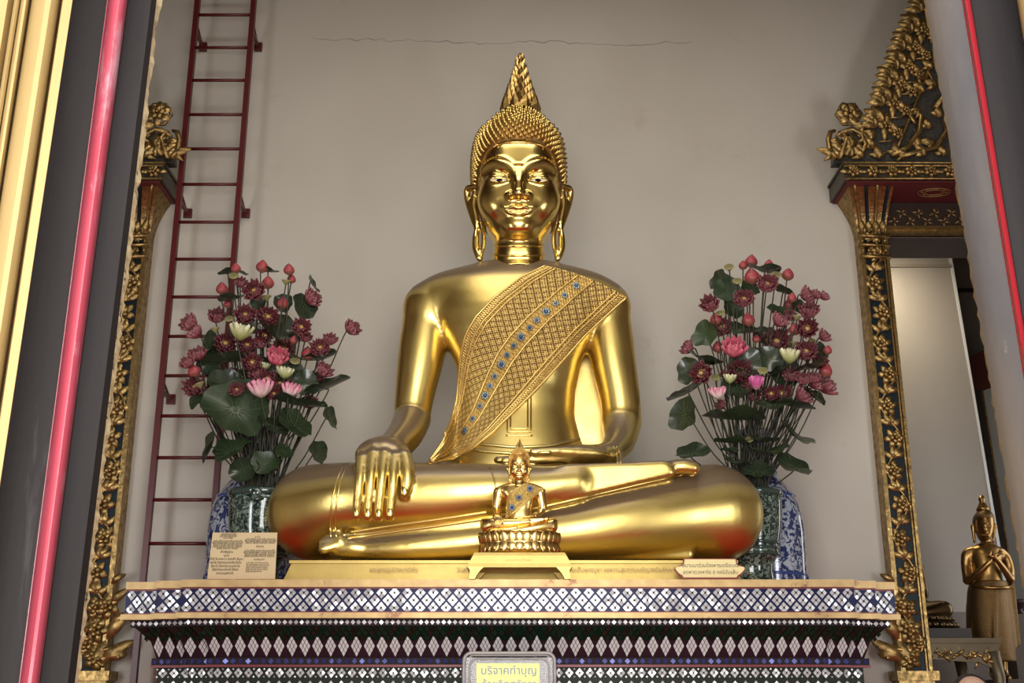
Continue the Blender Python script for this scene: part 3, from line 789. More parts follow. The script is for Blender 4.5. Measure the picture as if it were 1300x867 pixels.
def door_frame(sg, xo, xi, xc, label):
    # sg=+1: frame at the right, outer edge at the left of the picture; sg=-1: mirrored
    root = empty('carved_doorway', (xc, YF, 0), label, 'door frame')
    zc0 = float(P(1150,229,7.6)[2]); zc1 = float(P(1150,207,7.6)[2])
    X = lambda t: xo+(xi-xo)*t                 # 0 outer, 1 inner
    for side in (0, 1):
        mir = (lambda x: x) if side == 0 else (lambda x: 2*xc-x)
        zb0 = float(P(1150,852,YF)[2]); zb1 = float(P(1150,300,YF)[2])
        mb = MB(); a, b = mir(X(.0)), mir(X(1.0)); mb.box((mir(X(.02)),YF,zb0),(mir(X(.98)),YW-.002,zb1))
        pil = mb.build('pilaster', TEAL, root, False)
        g = MB()
        for t0, t1, yy in ((0,.10,.03),(.12,.17,.015),(.83,.88,.015),(.90,1.0,.03)): g.box((mir(X(t0)),YF-yy,zb0),(mir(X(t1)),YW-.003 if t0 in (0,.90) else YF,zb1))
        g.build('gilt_border', OLDG, pil, False)
        g = MB(); vine(g, mir(X(.5)), zb0+.06, zb1-.02, abs(xi-xo)*1.06, YF, s=sg)
        g.build('carved_vine', OLDG, pil)
        # bands and flaring capital
        z300, z330, z236 = [float(P(1150,v,YF)[2]) for v in (300,328,238)]
        g = MB()
        for v0, v1 in ((300,304),(312,315),(326,330)): g.box((mir(X(-.06)),YF-.05,float(P(1150,v1,YF)[2])),(mir(X(1.06)),YF,float(P(1150,v0,YF)[2])))
        for k in range(5):
            x = mir(X(.1+.2*k)); zz = float(P(1150,320,YF)[2]); g.sphere((x,YF-.03,zz),.017,6); g.sphere((x,YF-.03,float(P(1150,308,YF)[2])),.012,6)
        g.build('gilt_band', OLDG, root)
        cpm = MB(); n = 9; vs = []
        for i in range(n):
            t = i/(n-1); z = zb1+(zc0-zb1)*t; fl = .11*t**1.8; fw = (.24*t**1.8)
            vs += [(mir(X(0)-sg*fl),YF-fw,z),(mir(X(1)+sg*.02*t),YF-fw,z),(mir(X(1)+sg*.02*t),YW-.002,z),(mir(X(0)-sg*fl),YW-.002,z)]
        cpm.add(vs, [(i*4+k,i*4+(k+1)%4,(i+1)*4+(k+1)%4,(i+1)*4+k) for i in range(n-1) for k in range(4)]+[(0,1,2,3),((n-1)*4,(n-1)*4+1,(n-1)*4+2,(n-1)*4+3)])
        cp_ = cpm.build('capital', OLDG, root, False)
        fl_ = MB()
        for k in range(4):
            pts = []
            for i in range(n):
                t = i/(n-1); z = zb1+(zc0-zb1)*t; fl = .11*t**1.8; fw = .24*t**1.8; u = (k+.5)/4
                pts.append((mir((X(0)-sg*fl)*(1-u)+(X(1)+sg*.02*t)*u), YF-fw-.006, z))
            fl_.tube(pts, .013, 6, mi=0 if k % 2 == 0 else 1)
            leafball(fl_, mir(X((k+.5)/4)), YF-.02, zb1+.02, .12, .03, PI/2, .05)
        fl_.build('fluting', [OLDG, TEAL], cp_)
        # foot
        g = MB(); g.box((mir(X(-.22)),YF-.09,zb0-.06),(mir(X(1.1)),YW-.002,zb0)); g.box((mir(X(-.12)),YF-.05,0),(mir(X(1.0)),YW-.002,zb0-.06)); g.build('plinth', OLDG, root, False)
        g = MB(); 
        for px_, py_, L, Wd, an in [(.05,842,.30,.07,2.2),(.0,812,.28,.07,1.9),(-.02,795,.22,.06,2.35),(.0,768,.2,.05,2.1),(.05,742,.14,.04,2.2),(.3,850,.25,.07,1.6),(.1,832,.2,.08,2.8)]:
            ang = an if (sg > 0) == (side == 0) else PI-an
            leafball(g, mir(X(px_)), YF-.02, float(P(1150,py_,YF)[2]), L*.8, Wd*.8, ang, .05, .3*(1 if (sg>0)==(side==0) else -1))
        for kk, (t, py_) in enumerate([(.3,835),(.35,800),(.1,770)]): blossom(g, mir(X(t)), YF-.02, float(P(1150,py_,YF)[2]), .085)
        # scroll at the foot
        zz = float(P(1150,838,YF)[2]); pts = []; mm = -sg if side == 0 else sg
        for i in range(26):
            a = i/25*4.6; r = .09-.013*a; pts.append((mir(X(-.08))+mm*(r*math.cos(a)-.02), YF-.03, zz+r*math.sin(a)))
        g.tube(pts, .018, 6); g.build('acanthus_foot', OLDG, root)
    # cornice with red soffit
    xe = xo-sg*.155; xE = 2*xc-xe; Yc = 7.60
    c = MB(); c.box((xe,Yc,zc0),(xE,YW-.002,zc1-.02)); c.box((xe-sg*.01,Yc-.015,zc1-.02),(xE+sg*.01,YW-.002,zc1)); c.box((xe-sg*.005,Yc-.008,zc0),(xE+sg*.005,Yc,zc0+.018))
    co_ = c.build('cornice', mat('cornice_dark', (.022,.028,.028), .3, .4, var=(.16,.10,.035), vscale=24), root, False)
    g = MB(); nx = 15
    for k in range(nx):
        x = xe+(xE-xe)*(k+.5)/nx; blossom(g, x, Yc-.005, (zc0+zc1)/2, .050)
        leafball(g, x+.03, Yc-.004, (zc0+zc1)/2, .07, .018, 0, .02); leafball(g, x-.03, Yc-.004, (zc0+zc1)/2, .07, .018, PI, .02)
    [g.box((xe,Yc-.024,z_-.006),(xE,Yc-.006,z_+.006)) for z_ in (zc0+.006, zc1-.006, zc1-.03)]
    g.build('cornice_carving', OLDG, co_)
    s = MB(); s.box((xe+sg*.02,Yc+.01,zc0-.012),(xE-sg*.02,YW-.003,zc0-.001)); so_ = s.build('soffit', SOFF, root, False)
    g = MB()
    for k in range(3):
        cxx = xc+(k-1)*.34
        for j in range(2):
            g.tube([(cxx+(.12-.05*j)*math.cos(a),(Yc+YW)/2-.02+(.075-.03*j)*math.sin(a),zc0-.014) for a in np.linspace(0,2*PI,17)[:-1]], .004, 4, closed=True)
        for q in np.linspace(0,2*PI,9)[:-1]: g.sphere((cxx+.09*math.cos(q),(Yc+YW)/2-.02+.055*math.sin(q),zc0-.014),.012,6,sc=(1,1,.3))
    g.build('soffit_motif', mat('worn_gilt', (.33,.2,.07), .4, .5), so_)
    # lintel: carved band, gilt strip
    g = MB(); z1_ = float(P(1150,267,YW)[2]); z2_ = float(P(1150,291,YW)[2]); a_, b_ = xi-sg*.0, 2*xc-xi
    g.box((a_,YW-.05,z2_),(b_,YW-.003,zc0-.02)); li = g.build('lintel', mat('lintel_ground', (.035,.02,.015), .1, .5), root, False)
    g = MB(); rl = random.Random(5)
    n_ = 22
    for k in range(n_):
        x = a_+(b_-a_)*(k+.5)/n_; zz = z2_+(z1_-z2_)*(.5+.22*(-1)**k)
        for an in (0.4,1.9,3.5,5.0): leafball(g, x, YW-.052, zz, .05, .014, an+k, .018, .4)
        pts = [(x+.03*math.cos(a),YW-.055,zz+.03*math.sin(a)) for a in np.linspace(0,4,8)]; g.tube(pts, .004, 4)
    g.build('lintel_carving', mat('dull_gilt', (.16,.10,.045), .7, .4), li)
    g = MB(); g.box((a_,YW-.07,zop),(b_,YW+.02,z2_)); g.box((a_,YW-.085,zop+.02),(b_,YW-.06,zop+.035)); g.build('gilt_strip', OLDG, li, False)
    # pediment
    Yp = 7.66
    def pp(px, py):         # traced on the right frame; mirrored for the left one
        p = P(px, py, Yp); x = float(p[0]); x = x+(xo if sg > 0 else 0)-(Ro if sg > 0 else 0)
        if sg < 0: x = xo+(Ro-x)
        return x, float(p[2])
    edge = [(1058,207),(1059,188),(1072,170),(1092,166),(1103,155),(1110,128),(1122,118),(1128,92),(1139,78),(1146,52),(1158,34),(1168,8),(1180,-18),(1192,-52),(1205,-90),(1218,-130),(1232,-175)]
    ez = [pp(*e) for e in edge]; full = ez+[(2*xc-x, z) for x, z in ez[::-1]]
    g = MB(); g.prism(full, Yp, Yp+.08); pe = g.build('pediment', SCALE, root, False)
    g = MB(); rq = random.Random(11)
    for mirr in (0, 1):
        mx = (lambda x: x) if mirr == 0 else (lambda x: 2*xc-x); dirn = sg*(1 if mirr == 0 else -1)
        A = lambda a: a if dirn > 0 else PI-a
        # crockets stepping up the outer edge
        crock = [(1112,150,1.0),(1122,122,1.0),(1130,98,1.1),(1140,76,1.0),(1148,52,1.0),(1158,30,1.0),(1170,4,1.0),(1182,-26,1.0),(1194,-62,.9),(1207,-100,.9),(1221,-142,.9)]
        for (x, y, s_) in crock:
            X_, Z_ = pp(x, y); X_ = mx(X_)
            for an, L in ((2.5,.13),(2.0,.15),(1.5,.14),(1.1,.12),(3.0,.11),(.6,.10),(3.7,.09)): leafball(g, X_, Yp-.02, Z_-.03, L*s_*.85, .048*s_, A(an), .06, .35*dirn)
            g.sphere((X_, Yp-.04, Z_), .032*s_, 8, sc=(1,.7,1))
            X_, Z_ = pp(x+13, y+11); X_ = mx(X_); blossom(g, X_, Yp-.01, Z_, .062)
            X2_, Z2_ = pp(x+27, y+20); blossom(g, mx(X2_), Yp-.01, Z2_, .05); leafball(g, mx(X2_), Yp-.01, Z2_, .13, .035, A(1.9), .05, .4)
            X2_, Z2_ = pp(x-3, y+14); [leafball(g, mx(X2_), Yp-.03, Z2_, .12, .04, A(q_), .05, .4) for q_ in (1.4,2.0,2.6)]
            for an in (1.2, 2.6, 4.2): leafball(g, X_, Yp-.01, Z_, .12, .034, A(an), .04, .3)
        # scroll, rosette and leaves at the corner
        X_, Z_ = pp(1077,146); blossom(g, mx(X_), Yp-.02, Z_, .095); g.tube([(mx(X_)+.085*math.cos(a)*(1+.1*math.cos(6*a)), Yp-.01, Z_+.085*math.sin(a)*(1+.1*math.cos(6*a))) for a in np.linspace(0,2*PI,25)[:-1]], .014, 5, closed=True)
        for path in ([(1060,204),(1052,192),(1050,180),(1053,170),(1059,168)],[(1064,204),(1070,190),(1074,178),(1068,170),(1060,176)],[(1064,172),(1080,166),(1092,172),(1098,186),(1090,200)],[(1072,200),(1082,184),(1078,172)],
                     [(1130,200),(1150,190),(1165,170),(1168,150),(1160,140),(1154,150),(1160,160)],[(1140,202),(1160,196),(1185,190),(1200,170),(1196,155)],[(1170,120),(1165,105),(1175,92),(1182,104)],[(1185,140),(1200,120),(1198,100),(1190,95)]):
            pts = [pp(*e) for e in path]; g.tube([(mx(a), Yp-.03, b) for a, b in pts], [.022]+[.020]*(len(pts)-2)+[.012], 8)
        for (x, y, an, L) in [(1058,200,2.2,.16),(1062,202,1.5,.13),(1068,196,1.9,.15),(1075,190,1.2,.13),(1084,186,2.0,.14),(1066,184,2.5,.12),(1088,196,.9,.12),(1106,190,1.5,.13),(1110,175,2.2,.12),(1080,200,1.4,.16),(1094,202,1.8,.15),(1100,180,1.9,.14),(1114,203,1.2,.14),(1098,165,2.2,.12),(1135,200,1.0,.14),(1150,202,2.0,.15),(1160,188,.8,.14),(1172,200,1.6,.14),(1185,186,2.3,.14),(1176,165,1.2,.12),(1168,145,2.5,.12),(1188,150,.9,.12),(1195,200,1.2,.12),(1166,118,1.4,.12),(1186,112,2.0,.12),(1180,90,1.6,.12)]:
            X_, Z_ = pp(x, y); leafball(g, mx(X_), Yp-.012, Z_, L*.8, .046, A(an), .05, .5*dirn); leafball(g, mx(X_), Yp-.012, Z_, L*.5, .026, A(an+.9), .04, .5*dirn)
        # ribs of mosaic steps
        for k in range(9):
            x0_, y0_ = 1108+k*6.5, 196-k*15
            q0, q1 = pp(x0_, y0_), pp(x0_+26, y0_-5); g.tube([(mx(q0[0]),Yp-.01,q0[1]),(mx((q0[0]+q1[0])/2),Yp-.018,(q0[1]+q1[1])/2-.012),(mx(q1[0]),Yp-.01,q1[1])], .007, 5)
        q = [pp(1136+k*6.5, 196-k*16) for k in range(10)]; g.tube([(mx(a),Yp-.015,b) for a, b in q], .012, 6)
    g.build('pediment_carving', OLDG, pe)
    return root
door_frame(1, Ro, Ri, Rc, 'carved gilt doorway with tall flame pediment and flowering-vine pilaster, right of the altar')
door_frame(-1, Lo, Li, Lc, 'carved gilt doorway seen in part beside the red ladder, left of the altar')

for (a, b, nm) in ((Li2,Li,'trim_9'),(Ri,Ri2,'trim_10')):
    g = MB(); g.box((a-.02,YW+.03,zop-.035),(b+.02,YW+.36,zop+.0))
    for x in (a, b): g.box((x-.022,YW-.001,0),(x+.022,YW+.36,zop))
    st(nm, g, DARKW)
# ================= mosaic altar =================
GILT = mat('gilt_ledge', (.52,.37,.17), .65, .48, var=(.24,.14,.06), vscale=14, vamt=.6, stretch=(1,1,1), patches=((.25,.13,.07), .60, .66, 9))
NAVY = mat('blue_glass', (.008,.011,.06), .1, .35, var=(.008,.006,.015), vscale=50, spec=.2)
MIRR = mat('mirror_glass_white', (.55,.54,.54), .4, .28, var=(.36,.34,.36), vscale=70)
GRNG = mat('green_glass', (.008,.022,.014), .3, .3, var=(.018,.012,.008), vscale=60)
PURP = mat('dark_red_ground', (.022,.005,.010), .05, .5, var=(.012,.004,.006), vscale=40, spec=.15)
BLKG = mat('dark_grout', (.012,.008,.009), 0, .6, var=(.03,.012,.018), vscale=60, spec=.15)
REDG = mat('red_line', (.14,.012,.015), .1, .4)
altar = empty('mosaic_altar', (0, 6.9, 0), 'wide stepped altar faced with glass mosaic diamonds under the seated Buddha', 'altar')
steps = [(231,1083,0.0),(200,1110,.07),(162,1134,.14)]
def zpy(py, Y=6.0): return zt if py == 737 else float(P(650,py,Y)[2])
def lvl(mb, py0, py1, dY, inset=0, mi=0, dYb=None, ib=None):
    za, zb_ = zpy(py0), zpy(py1); dYb = dY if dYb is None else dYb; ib = inset if ib is None else ib
    for (a, b, sy) in steps[::-1]:
        Yt_, Yb_ = 6+sy+dY, 6+sy+dYb
        xa, xb = Xat(a,740,6+sy), Xat(b,740,6+sy)
        v = [(xa+ib,Yb_,zb_),(xb-ib,Yb_,zb_),(xb-ib,7.97,zb_),(xa+ib,7.97,zb_),(xa+inset,Yt_,za),(xb-inset,Yt_,za),(xb-inset,7.97,za),(xa+inset,7.97,za)]
        mb.add(v, [(0,3,2,1),(4,5,6,7),(0,1,5,4),(1,2,6,5),(2,3,7,6),(3,0,4,7)], mi)
zt_old = zt
def rows_at(fn, py, dY, inset, dYb=None):
    for (a, b, sy) in steps:
        fn(Xat(a,740,6+sy)+inset, Xat(b,740,6+sy)-inset, 6+sy+dY)
def tile(mb, x, y, z, w, h, n, rnd, mi=0, gap=.12, dot=False, tilt=.12, slope=0):
    # diamond w x h split n x n along its edges
    for i in range(n):
        for j in range(n):
            u0, u1, v0, v1 = (i+gap/2)/n, (i+1-gap/2)/n, (j+gap/2)/n, (j+1-gap/2)/n
            tx, tz = rnd.uniform(-tilt, tilt), rnd.uniform(-tilt, tilt)
            vs = []
            cu, cv = (u0+u1)/2, (v0+v1)/2
            for u, v in ((u0,v0),(u1,v0),(u1,v1),(u0,v1)):
                X_ = (u-v)*w/2; Z_ = (u+v-1)*h/2; dx = ((u-cu)-(v-cv))*w/2; dz = ((u-cu)+(v-cv))*h/2
                vs.append((x+X_, y-.004+dx*tx+dz*tz+Z_*-slope, z+Z_))
            mb.add(vs, [(0,1,2,3)], mi)
    if dot: mb.add([(x-w*.11,y-.008,z),(x,y-.008,z-h*.11),(x+w*.11,y-.008,z),(x,y-.008,z+h*.11)], [(0,1,2,3)], mi+1)
pxm = S(6.0, zpy(760))
rt = random.Random(21)
ab = MB(); lvl(ab, 737, 745.5, -.02); lvl(ab, 778, 785, -.035, -.01); ab.build('gilt_ledge', GILT, altar, False)
g = MB()
for (a, b, sy) in steps: g.box((Xat(a,740,6+sy)+.012,6+sy+.012,zt-.01),(Xat(b,740,6+sy)-.012,7.965,zt+.0012+.0002*sy))
g.build('red_tabletop', mat('red_tabletop_paint', (.62,.014,.008), 0, .6, var=(.52,.012,.007), vscale=6), altar, False)
ab = MB(); lvl(ab, 745.5, 778, 0); fr_ = ab.build('lattice_band', NAVY, altar, False)
tl = MB()
def f(x0, x1, Y):
    n = max(1, round((x1-x0)/(16.3*pxm))); w_ = (x1-x0)/n
    for i in range(n):
        for r_, py in enumerate((752.5, 762, 771.5)):
            xx = x0+w_*(i+.5+(0 if r_ != 1 else .5)); 
            if xx > x1-w_*.3: continue
            tile(tl, xx, Y, zpy(py), w_*.84, 15.5*pxm, 2, rt, 0, dot=True)
for (a, b, sy), lim in zip(steps, (None, 0, 1)):
    xa, xb = Xat(a,740,6+sy), Xat(b,740,6+sy)
    if lim is None: f(xa, xb, 6+sy)
    else:
        pa, pb, ps = steps[lim]; f(xa, Xat(pa,740,6+ps), 6+sy); f(Xat(pb,740,6+ps), xb, 6+sy)
tl.build('mirror_tiles', [MIRR, BLKG], fr_, False)
ab = MB(); lvl(ab, 745.5, 747.5, -.006); lvl(ab, 776, 778, -.008); ab.build('red_line', REDG, altar, False)
ab = MB(); lvl(ab, 785, 794, .02, .03); sr = ab.build('tooth_band', BLKG, altar, False)
def spans(inset, dY):
    out = []
    for k, (a, b, sy) in enumerate(steps):
        xa, xb = Xat(a,740,6+sy)+inset, Xat(b,740,6+sy)-inset
        if k == 0: out.append((xa, xb, 6+sy+dY))
        else:
            pa, pb, ps = steps[k-1]; out.append((xa, Xat(pa,740,6+ps)+inset, 6+sy+dY)); out.append((Xat(pb,740,6+ps)-inset, xb, 6+sy+dY))
    return out
tl = MB()
for x0, x1, Y in spans(.03, .02):
    n = max(1, round((x1-x0)/(7.2*pxm)))
    for i in range(n): tile(tl, x0+(x1-x0)*(i+.5)/n, Y, zpy(789.5), (x1-x0)/n*.95, 7*pxm, 1, rt, 0, tilt=.25)
tl.build('mirror_tiles', [MIRR, BLKG], sr, False)
# concave green band with scales
ab = MB(); lvl(ab, 794, 812, .03, .05, dYb=.10, ib=.12); gb = ab.build('green_band', GRNG, altar, False)
tl = MB()
for x0, x1, Y in spans(.085, .065):
    n = max(1, round((x1-x0)/(8.2*pxm)))
    for i in range(n):
        for r_ in range(3): tile(tl, x0+(x1-x0)*(i+.5+.5*(r_ % 2))/n, Y-.028+.022*r_, zpy(797.5+5.5*r_), (x1-x0)/n*.9, 9*pxm, 1, rt, 0 if (i+r_) % 3 else 1, tilt=.35, slope=1.0)
tl.build('glass_scales', [mat('green_scale', (.012,.06,.036), .6, .2, var=(.006,.014,.01), vscale=80), mat('copper_scale', (.03,.026,.018), .6, .25)], gb, False)
# tall diamonds
ab = MB(); lvl(ab, 812, 834, .10, .12, dYb=.13, ib=.15); db = ab.build('diamond_band', PURP, altar, False)
tl = MB()
for x0, x1, Y in spans(.135, .112):
    n = max(1, round((x1-x0)/(16.6*pxm))); w_ = (x1-x0)/n
    for i in range(n):
        tile(tl, x0+w_*(i+.5), Y-.012, zpy(819), w_*.88, 27*pxm, 3, rt, 0, gap=.14, tilt=.06, slope=.5)
tl.build('mirror_tiles', [mat('mirror_glass_rose', (.58,.59,.58), .12, .35, var=(.46,.42,.42), vscale=14), BLKG], db, False)
ab = MB(); lvl(ab, 834, 843, .11, .13); bb_ = ab.build('blue_band', BLKG, altar, False)
tl = MB()
for x0, x1, Y in spans(.13, .11):
    n = max(1, round((x1-x0)/(9.6*pxm)))
    for i in range(n): tile(tl, x0+(x1-x0)*(i+.5)/n, Y, zpy(838.5), (x1-x0)/n*.85, 8*pxm, 1, rt, 0, tilt=.3)
tl.build('blue_tiles', [mat('cobalt_tile', (.03,.035,.15), .4, .25), BLKG], bb_, False)
ab = MB(); lvl(ab, 843, 846, .105, .125); ab.build('red_line', REDG, altar, False)
ab = MB(); lvl(ab, 846, 880, .13, .16); wb = ab.build('lower_band', mat('green_black_ground', (.008,.016,.011), .1, .45, var=(.03,.02,.01), vscale=60, spec=.15), altar, False)
tl = MB()
for x0, x1, Y in spans(.16, .13):
    n = max(1, round((x1-x0)/(13.2*pxm))); w_ = (x1-x0)/n
    for i in range(n):
        tile(tl, x0+w_*(i+.5), Y, zpy(853.5), w_*.86, 13*pxm, 2, rt, 0, dot=True, tilt=.15)
        for q_ in (0, 1): tile(tl, x0+w_*i, Y, zpy(848.5+10*q_), 3*pxm, 3*pxm, 1, rt, 0, tilt=.3)
        tile(tl, x0+w_*(i+.5), Y, zpy(870), w_*.86, 13*pxm, 2, rt, 0, dot=True, tilt=.15)
tl.build('mirror_tiles', [MIRR, BLKG], wb, False)
ab = MB(); z_ = zpy(880)
for k, (x0, x1, Y) in enumerate([(Xat(steps[0][0],740,6)+.2, Xat(steps[0][1],740,6)-.2, 6.2),(Xat(steps[2][0],740,6.14)+.2, Xat(steps[2][1],740,6.14)-.2, 6.34)]): ab.box((x0,Y,0),(x1,7.97,z_))
ab.build('altar_base', PURP, altar, False)
# ================= red ladder =================
YL = 7.74
lad = empty('ladder', P(236,735,YL)*np.array([1,1,0]), 'tall dark red metal ladder bracketed to the plaster wall left of the statue', 'ladder')
def lx(px, py): return float(P(px, py, YL)[0])
xl, xr = lx(213.5,400), lx(291.5,400)
def zl(py): return float(P(236, py, YL)[2])
for x in (xl, xr):
    g = MB(); g.box((x-.019,YL-.022,.0),(x+.019,YL+.022,zl(-60))); g.build('rail', REDP, lad, False)
for py in (690,634.5,581,528,477,427,377,329,282,234,189,145.5,102,60.5,19,-22):
    g = MB(); g.tube([(xl,YL,zl(py)),(xr,YL,zl(py))], .0125, 8); g.build('rung', REDP, lad)
for py, dz in ((38,0),(254,0),(496,0)):
    for x in (xl, xr):
        g = MB(); z = zl(py); g.box((x-.012,YL,z-.012),(x+.012,YW-.03,z+.012)); g.tube([(x,YL,z+.09),(x,YW-.05,z)], .010, 5)
        g.box((x-.03,YW-.03,z-.035),(x+.03,YW-.002,z+.035)); g.build('bracket', REDP, lad, False)

# ================= porcelain =================
def porcelain(name, base, ink, sc, thr=.5, ramp=.03):
    m = bpy.data.materials.new(name); m.use_nodes = True; nt = m.node_tree; N = nt.nodes; L = nt.links; b = N['Principled BSDF']
    tc = N.new('ShaderNodeTexCoord'); nz = N.new('ShaderNodeTexNoise'); nz.inputs['Scale'].default_value = sc; nz.inputs['Detail'].default_value = 5; nz.inputs['Roughness'].default_value = .6; nz.inputs['Distortion'].default_value = 1.2
    L.new(tc.outputs['Object'], nz.inputs[0]); cr = N.new('ShaderNodeValToRGB'); L.new(nz.outputs[0], cr.inputs[0])
    e = cr.color_ramp.elements; e[0].position = thr-ramp; e[0].color = (*base, 1); e[1].position = thr+ramp; e[1].color = (*ink, 1)
    L.new(cr.outputs[0], b.inputs['Base Color']); b.inputs['Roughness'].default_value = .12; b.inputs['Coat Weight'].default_value = .6; b.inputs['Coat Roughness'].default_value = .05
    return m
BLUEP = porcelain('blue_white_porcelain', (.36,.40,.46), (.015,.03,.11), 22, .49)
GREENP = porcelain('green_celadon_glaze', (.15,.21,.17), (.010,.022,.018), 38, .48)
GDARK = mat('dark_green_glaze', (.03,.055,.045), 0, .12, coat=.5)
BDARK = mat('cobalt_band', (.03,.06,.22), 0, .15, coat=.5)
def vase_blue(cx, side):
    Y = 7.45; s = S(Y, py=660); c = P(cx, 660, Y)
    t = empty('porcelain_vase', (c[0], Y, zt), 'tall blue and white porcelain vase behind the %s lotus bouquet' % side, 'vase')
    pf = [(735.5,50),(733,54),(728,54),(700,54),(680,54.5),(650,55),(630,53.5),(615,50),(602,44),(590,35),(580,27),(570,22.5),(556,19.5),(542,18.5),(532,20),(526,24),(523,26),(522,24),(527,19),(545,15)]
    z = lambda py: float(P(cx, py, Y)[2])
    g = MB(); zb_ = z(735.5); g.lathe([(r*s, z(py)-zb_) for py, r in pf], (c[0], Y, zt), 40); g.build('vase_body', BLUEP, t)
    for a in (728, 704, 606, 575, 534): 
        g = MB(); rr = np.interp(-a, [-p for p, r in pf[:16]], [r for p, r in pf[:16]])
        g.lathe([(rr*s*.99, z(a+2.0)-zb_),(rr*s+.004, z(a+1.5)-zb_),(rr*s+.004, z(a-1.5)-zb_),(rr*s*.99, z(a-2.0)-zb_)], (c[0], Y, zt), 40); g.build('blue_band', BDARK, t)
    g = MB()
    for k in range(14):   # panel lines round the foot and sides
        a = 2*PI*k/14; r = 54*s+.003; g.tube([(c[0]+r*math.cos(a), Y+r*math.sin(a), zt+z(q)-zb_) for q in (726,706)], .006, 5)
    g.build('panel_lines', BDARK, t)
def jar_green(cx, side):
    Y = 7.08; s = S(Y, py=640); c = P(cx, 640, Y)
    t = empty('footed_jar', (c[0], Y, zt), 'dark green floral glazed footed jar holding the %s lotus bouquet' % side, 'jar')
    z = lambda py: float(P(cx, py, Y)[2]); zb_ = z(735.5)
    g = MB(); pf = [(735.5,36),(732,36.5),(727,33),(716,27.5),(704,25.5),(694,26.5),(688,30),(684,34),(681,35.5),(678,35),(672,34.5),(664,37),(650,39.5),(635,41),(618,41.8),(611,41.5)]
    g.lathe([(r*s, z(py)-zb_) for py, r in pf], (c[0], Y, zt), 40); g.build('jar_body', GREENP, t)
    g = MB(); g.lathe([(41.3*s, z(612)-zb_),(43.5*s, z(610)-zb_),(44*s, z(606)-zb_),(43*s, z(604)-zb_),(40*s, z(604.5)-zb_),(39*s, z(614)-zb_)], (c[0],Y,zt), 40); g.build('rim', GDARK, t)
    for a, rr in ((683,35.5),(676,35.2),(669,36),(731,36.5)):
        g = MB(); g.lathe([(rr*s*.98, z(a+2.2)-zb_),(rr*s+.005, z(a+1.5)-zb_),(rr*s+.005, z(a-1.5)-zb_),(rr*s*.98, z(a-2.2)-zb_)], (c[0],Y,zt), 40); g.build('glaze_ring', GDARK, t)
    g = MB(); p = P(cx-1, 632, Y); g.sphere((c[0]-.0, Y-41*s, p[2]), .035, 10, sc=(1.1,.6,.9)); g.tube([(c[0]-.05,Y-41*s-.005,p[2]-.035),(c[0],Y-41*s-.03,p[2]-.05),(c[0]+.05,Y-41*s-.005,p[2]-.035)], .008, 6); g.build('mask_handle', GREENP, t)
    return Vector((c[0], Y, zt+z(612)-zb_))
vase_blue(320, 'left'); vase_blue(965, 'right')
JL = jar_green(333, 'left'); JR = jar_green(950, 'right')

# ================= lotus bouquets =================
def petalmat(name, c0, c1, c2):
    m = bpy.data.materials.new(name); m.use_nodes = True; nt = m.node_tree; N = nt.nodes; L = nt.links; b = N['Principled BSDF']
    uvn = N.new('ShaderNodeUVMap'); sp = N.new('ShaderNodeSeparateXYZ'); L.new(uvn.outputs[0], sp.inputs[0])
    cr = N.new('ShaderNodeValToRGB'); e = cr.color_ramp.elements; e[0].color = (*c0,1); e[1].color = (*c2,1); x = e.new(.5); x.color = (*c1,1)
    nz = N.new('ShaderNodeTexNoise'); nz.inputs['Scale'].default_value = 9; L.new(uvn.outputs[0], nz.inputs[0])
    ad = N.new('ShaderNodeMath'); ad.operation = 'MULTIPLY_ADD'; ad.inputs[1].default_value = .5; L.new(nz.outputs[0], ad.inputs[0]); L.new(sp.outputs[1], ad.inputs[2])
    sb = N.new('ShaderNodeMath'); sb.operation = 'SUBTRACT'; sb.inputs[1].default_value = .25; L.new(ad.outputs[0], sb.inputs[0]); L.new(sb.outputs[0], cr.inputs[0])
    L.new(cr.outputs[0], b.inputs['Base Color']); b.inputs['Roughness'].default_value = .45
    return m
PM = {'O': petalmat('maroon_petal', (.34,.12,.13), (.19,.014,.034), (.38,.15,.16)), 'S': petalmat('dusky_petal', (.30,.13,.10), (.17,.02,.035), (.34,.13,.14)),
      'B': petalmat('bud_petal', (.26,.12,.07), (.34,.04,.055), (.36,.09,.09)), 'P': petalmat('rose_petal', (.75,.25,.25), (.60,.05,.11), (.72,.22,.28)),
      'W': petalmat('pale_petal', (.75,.62,.45), (.80,.60,.58), (.70,.22,.34)), 'G': petalmat('green_petal', (.25,.30,.08), (.42,.46,.18), (.62,.60,.38)),
      'M': petalmat('magenta_petal', (.7,.4,.45), (.58,.10,.28), (.55,.12,.30))}
YEL = mat('lotus_heart', (.75,.52,.16), 0, .5, var=(.5,.3,.06), vscale=60)
POD = mat('seed_pod', (.24,.22,.08), 0, .6, var=(.34,.3,.13), vscale=30); PODH = mat('pod_hole', (.03,.025,.01), 0, .6)
STEM = mat('stem_green', (.022,.025,.012), 0, .55, var=(.06,.045,.025), vscale=30)
LEAFM = mat('lotus_leaf', (.016,.036,.016), 0, .38, var=(.05,.065,.022), vscale=9, coat=.08, bump=.2, bscale=30)
LEAFD = mat('dark_lotus_leaf', (.016,.03,.018), 0, .3, var=(.05,.05,.022), vscale=9, coat=.3)
VEIN = mat('leaf_vein', (.06,.09,.03), 0, .5)
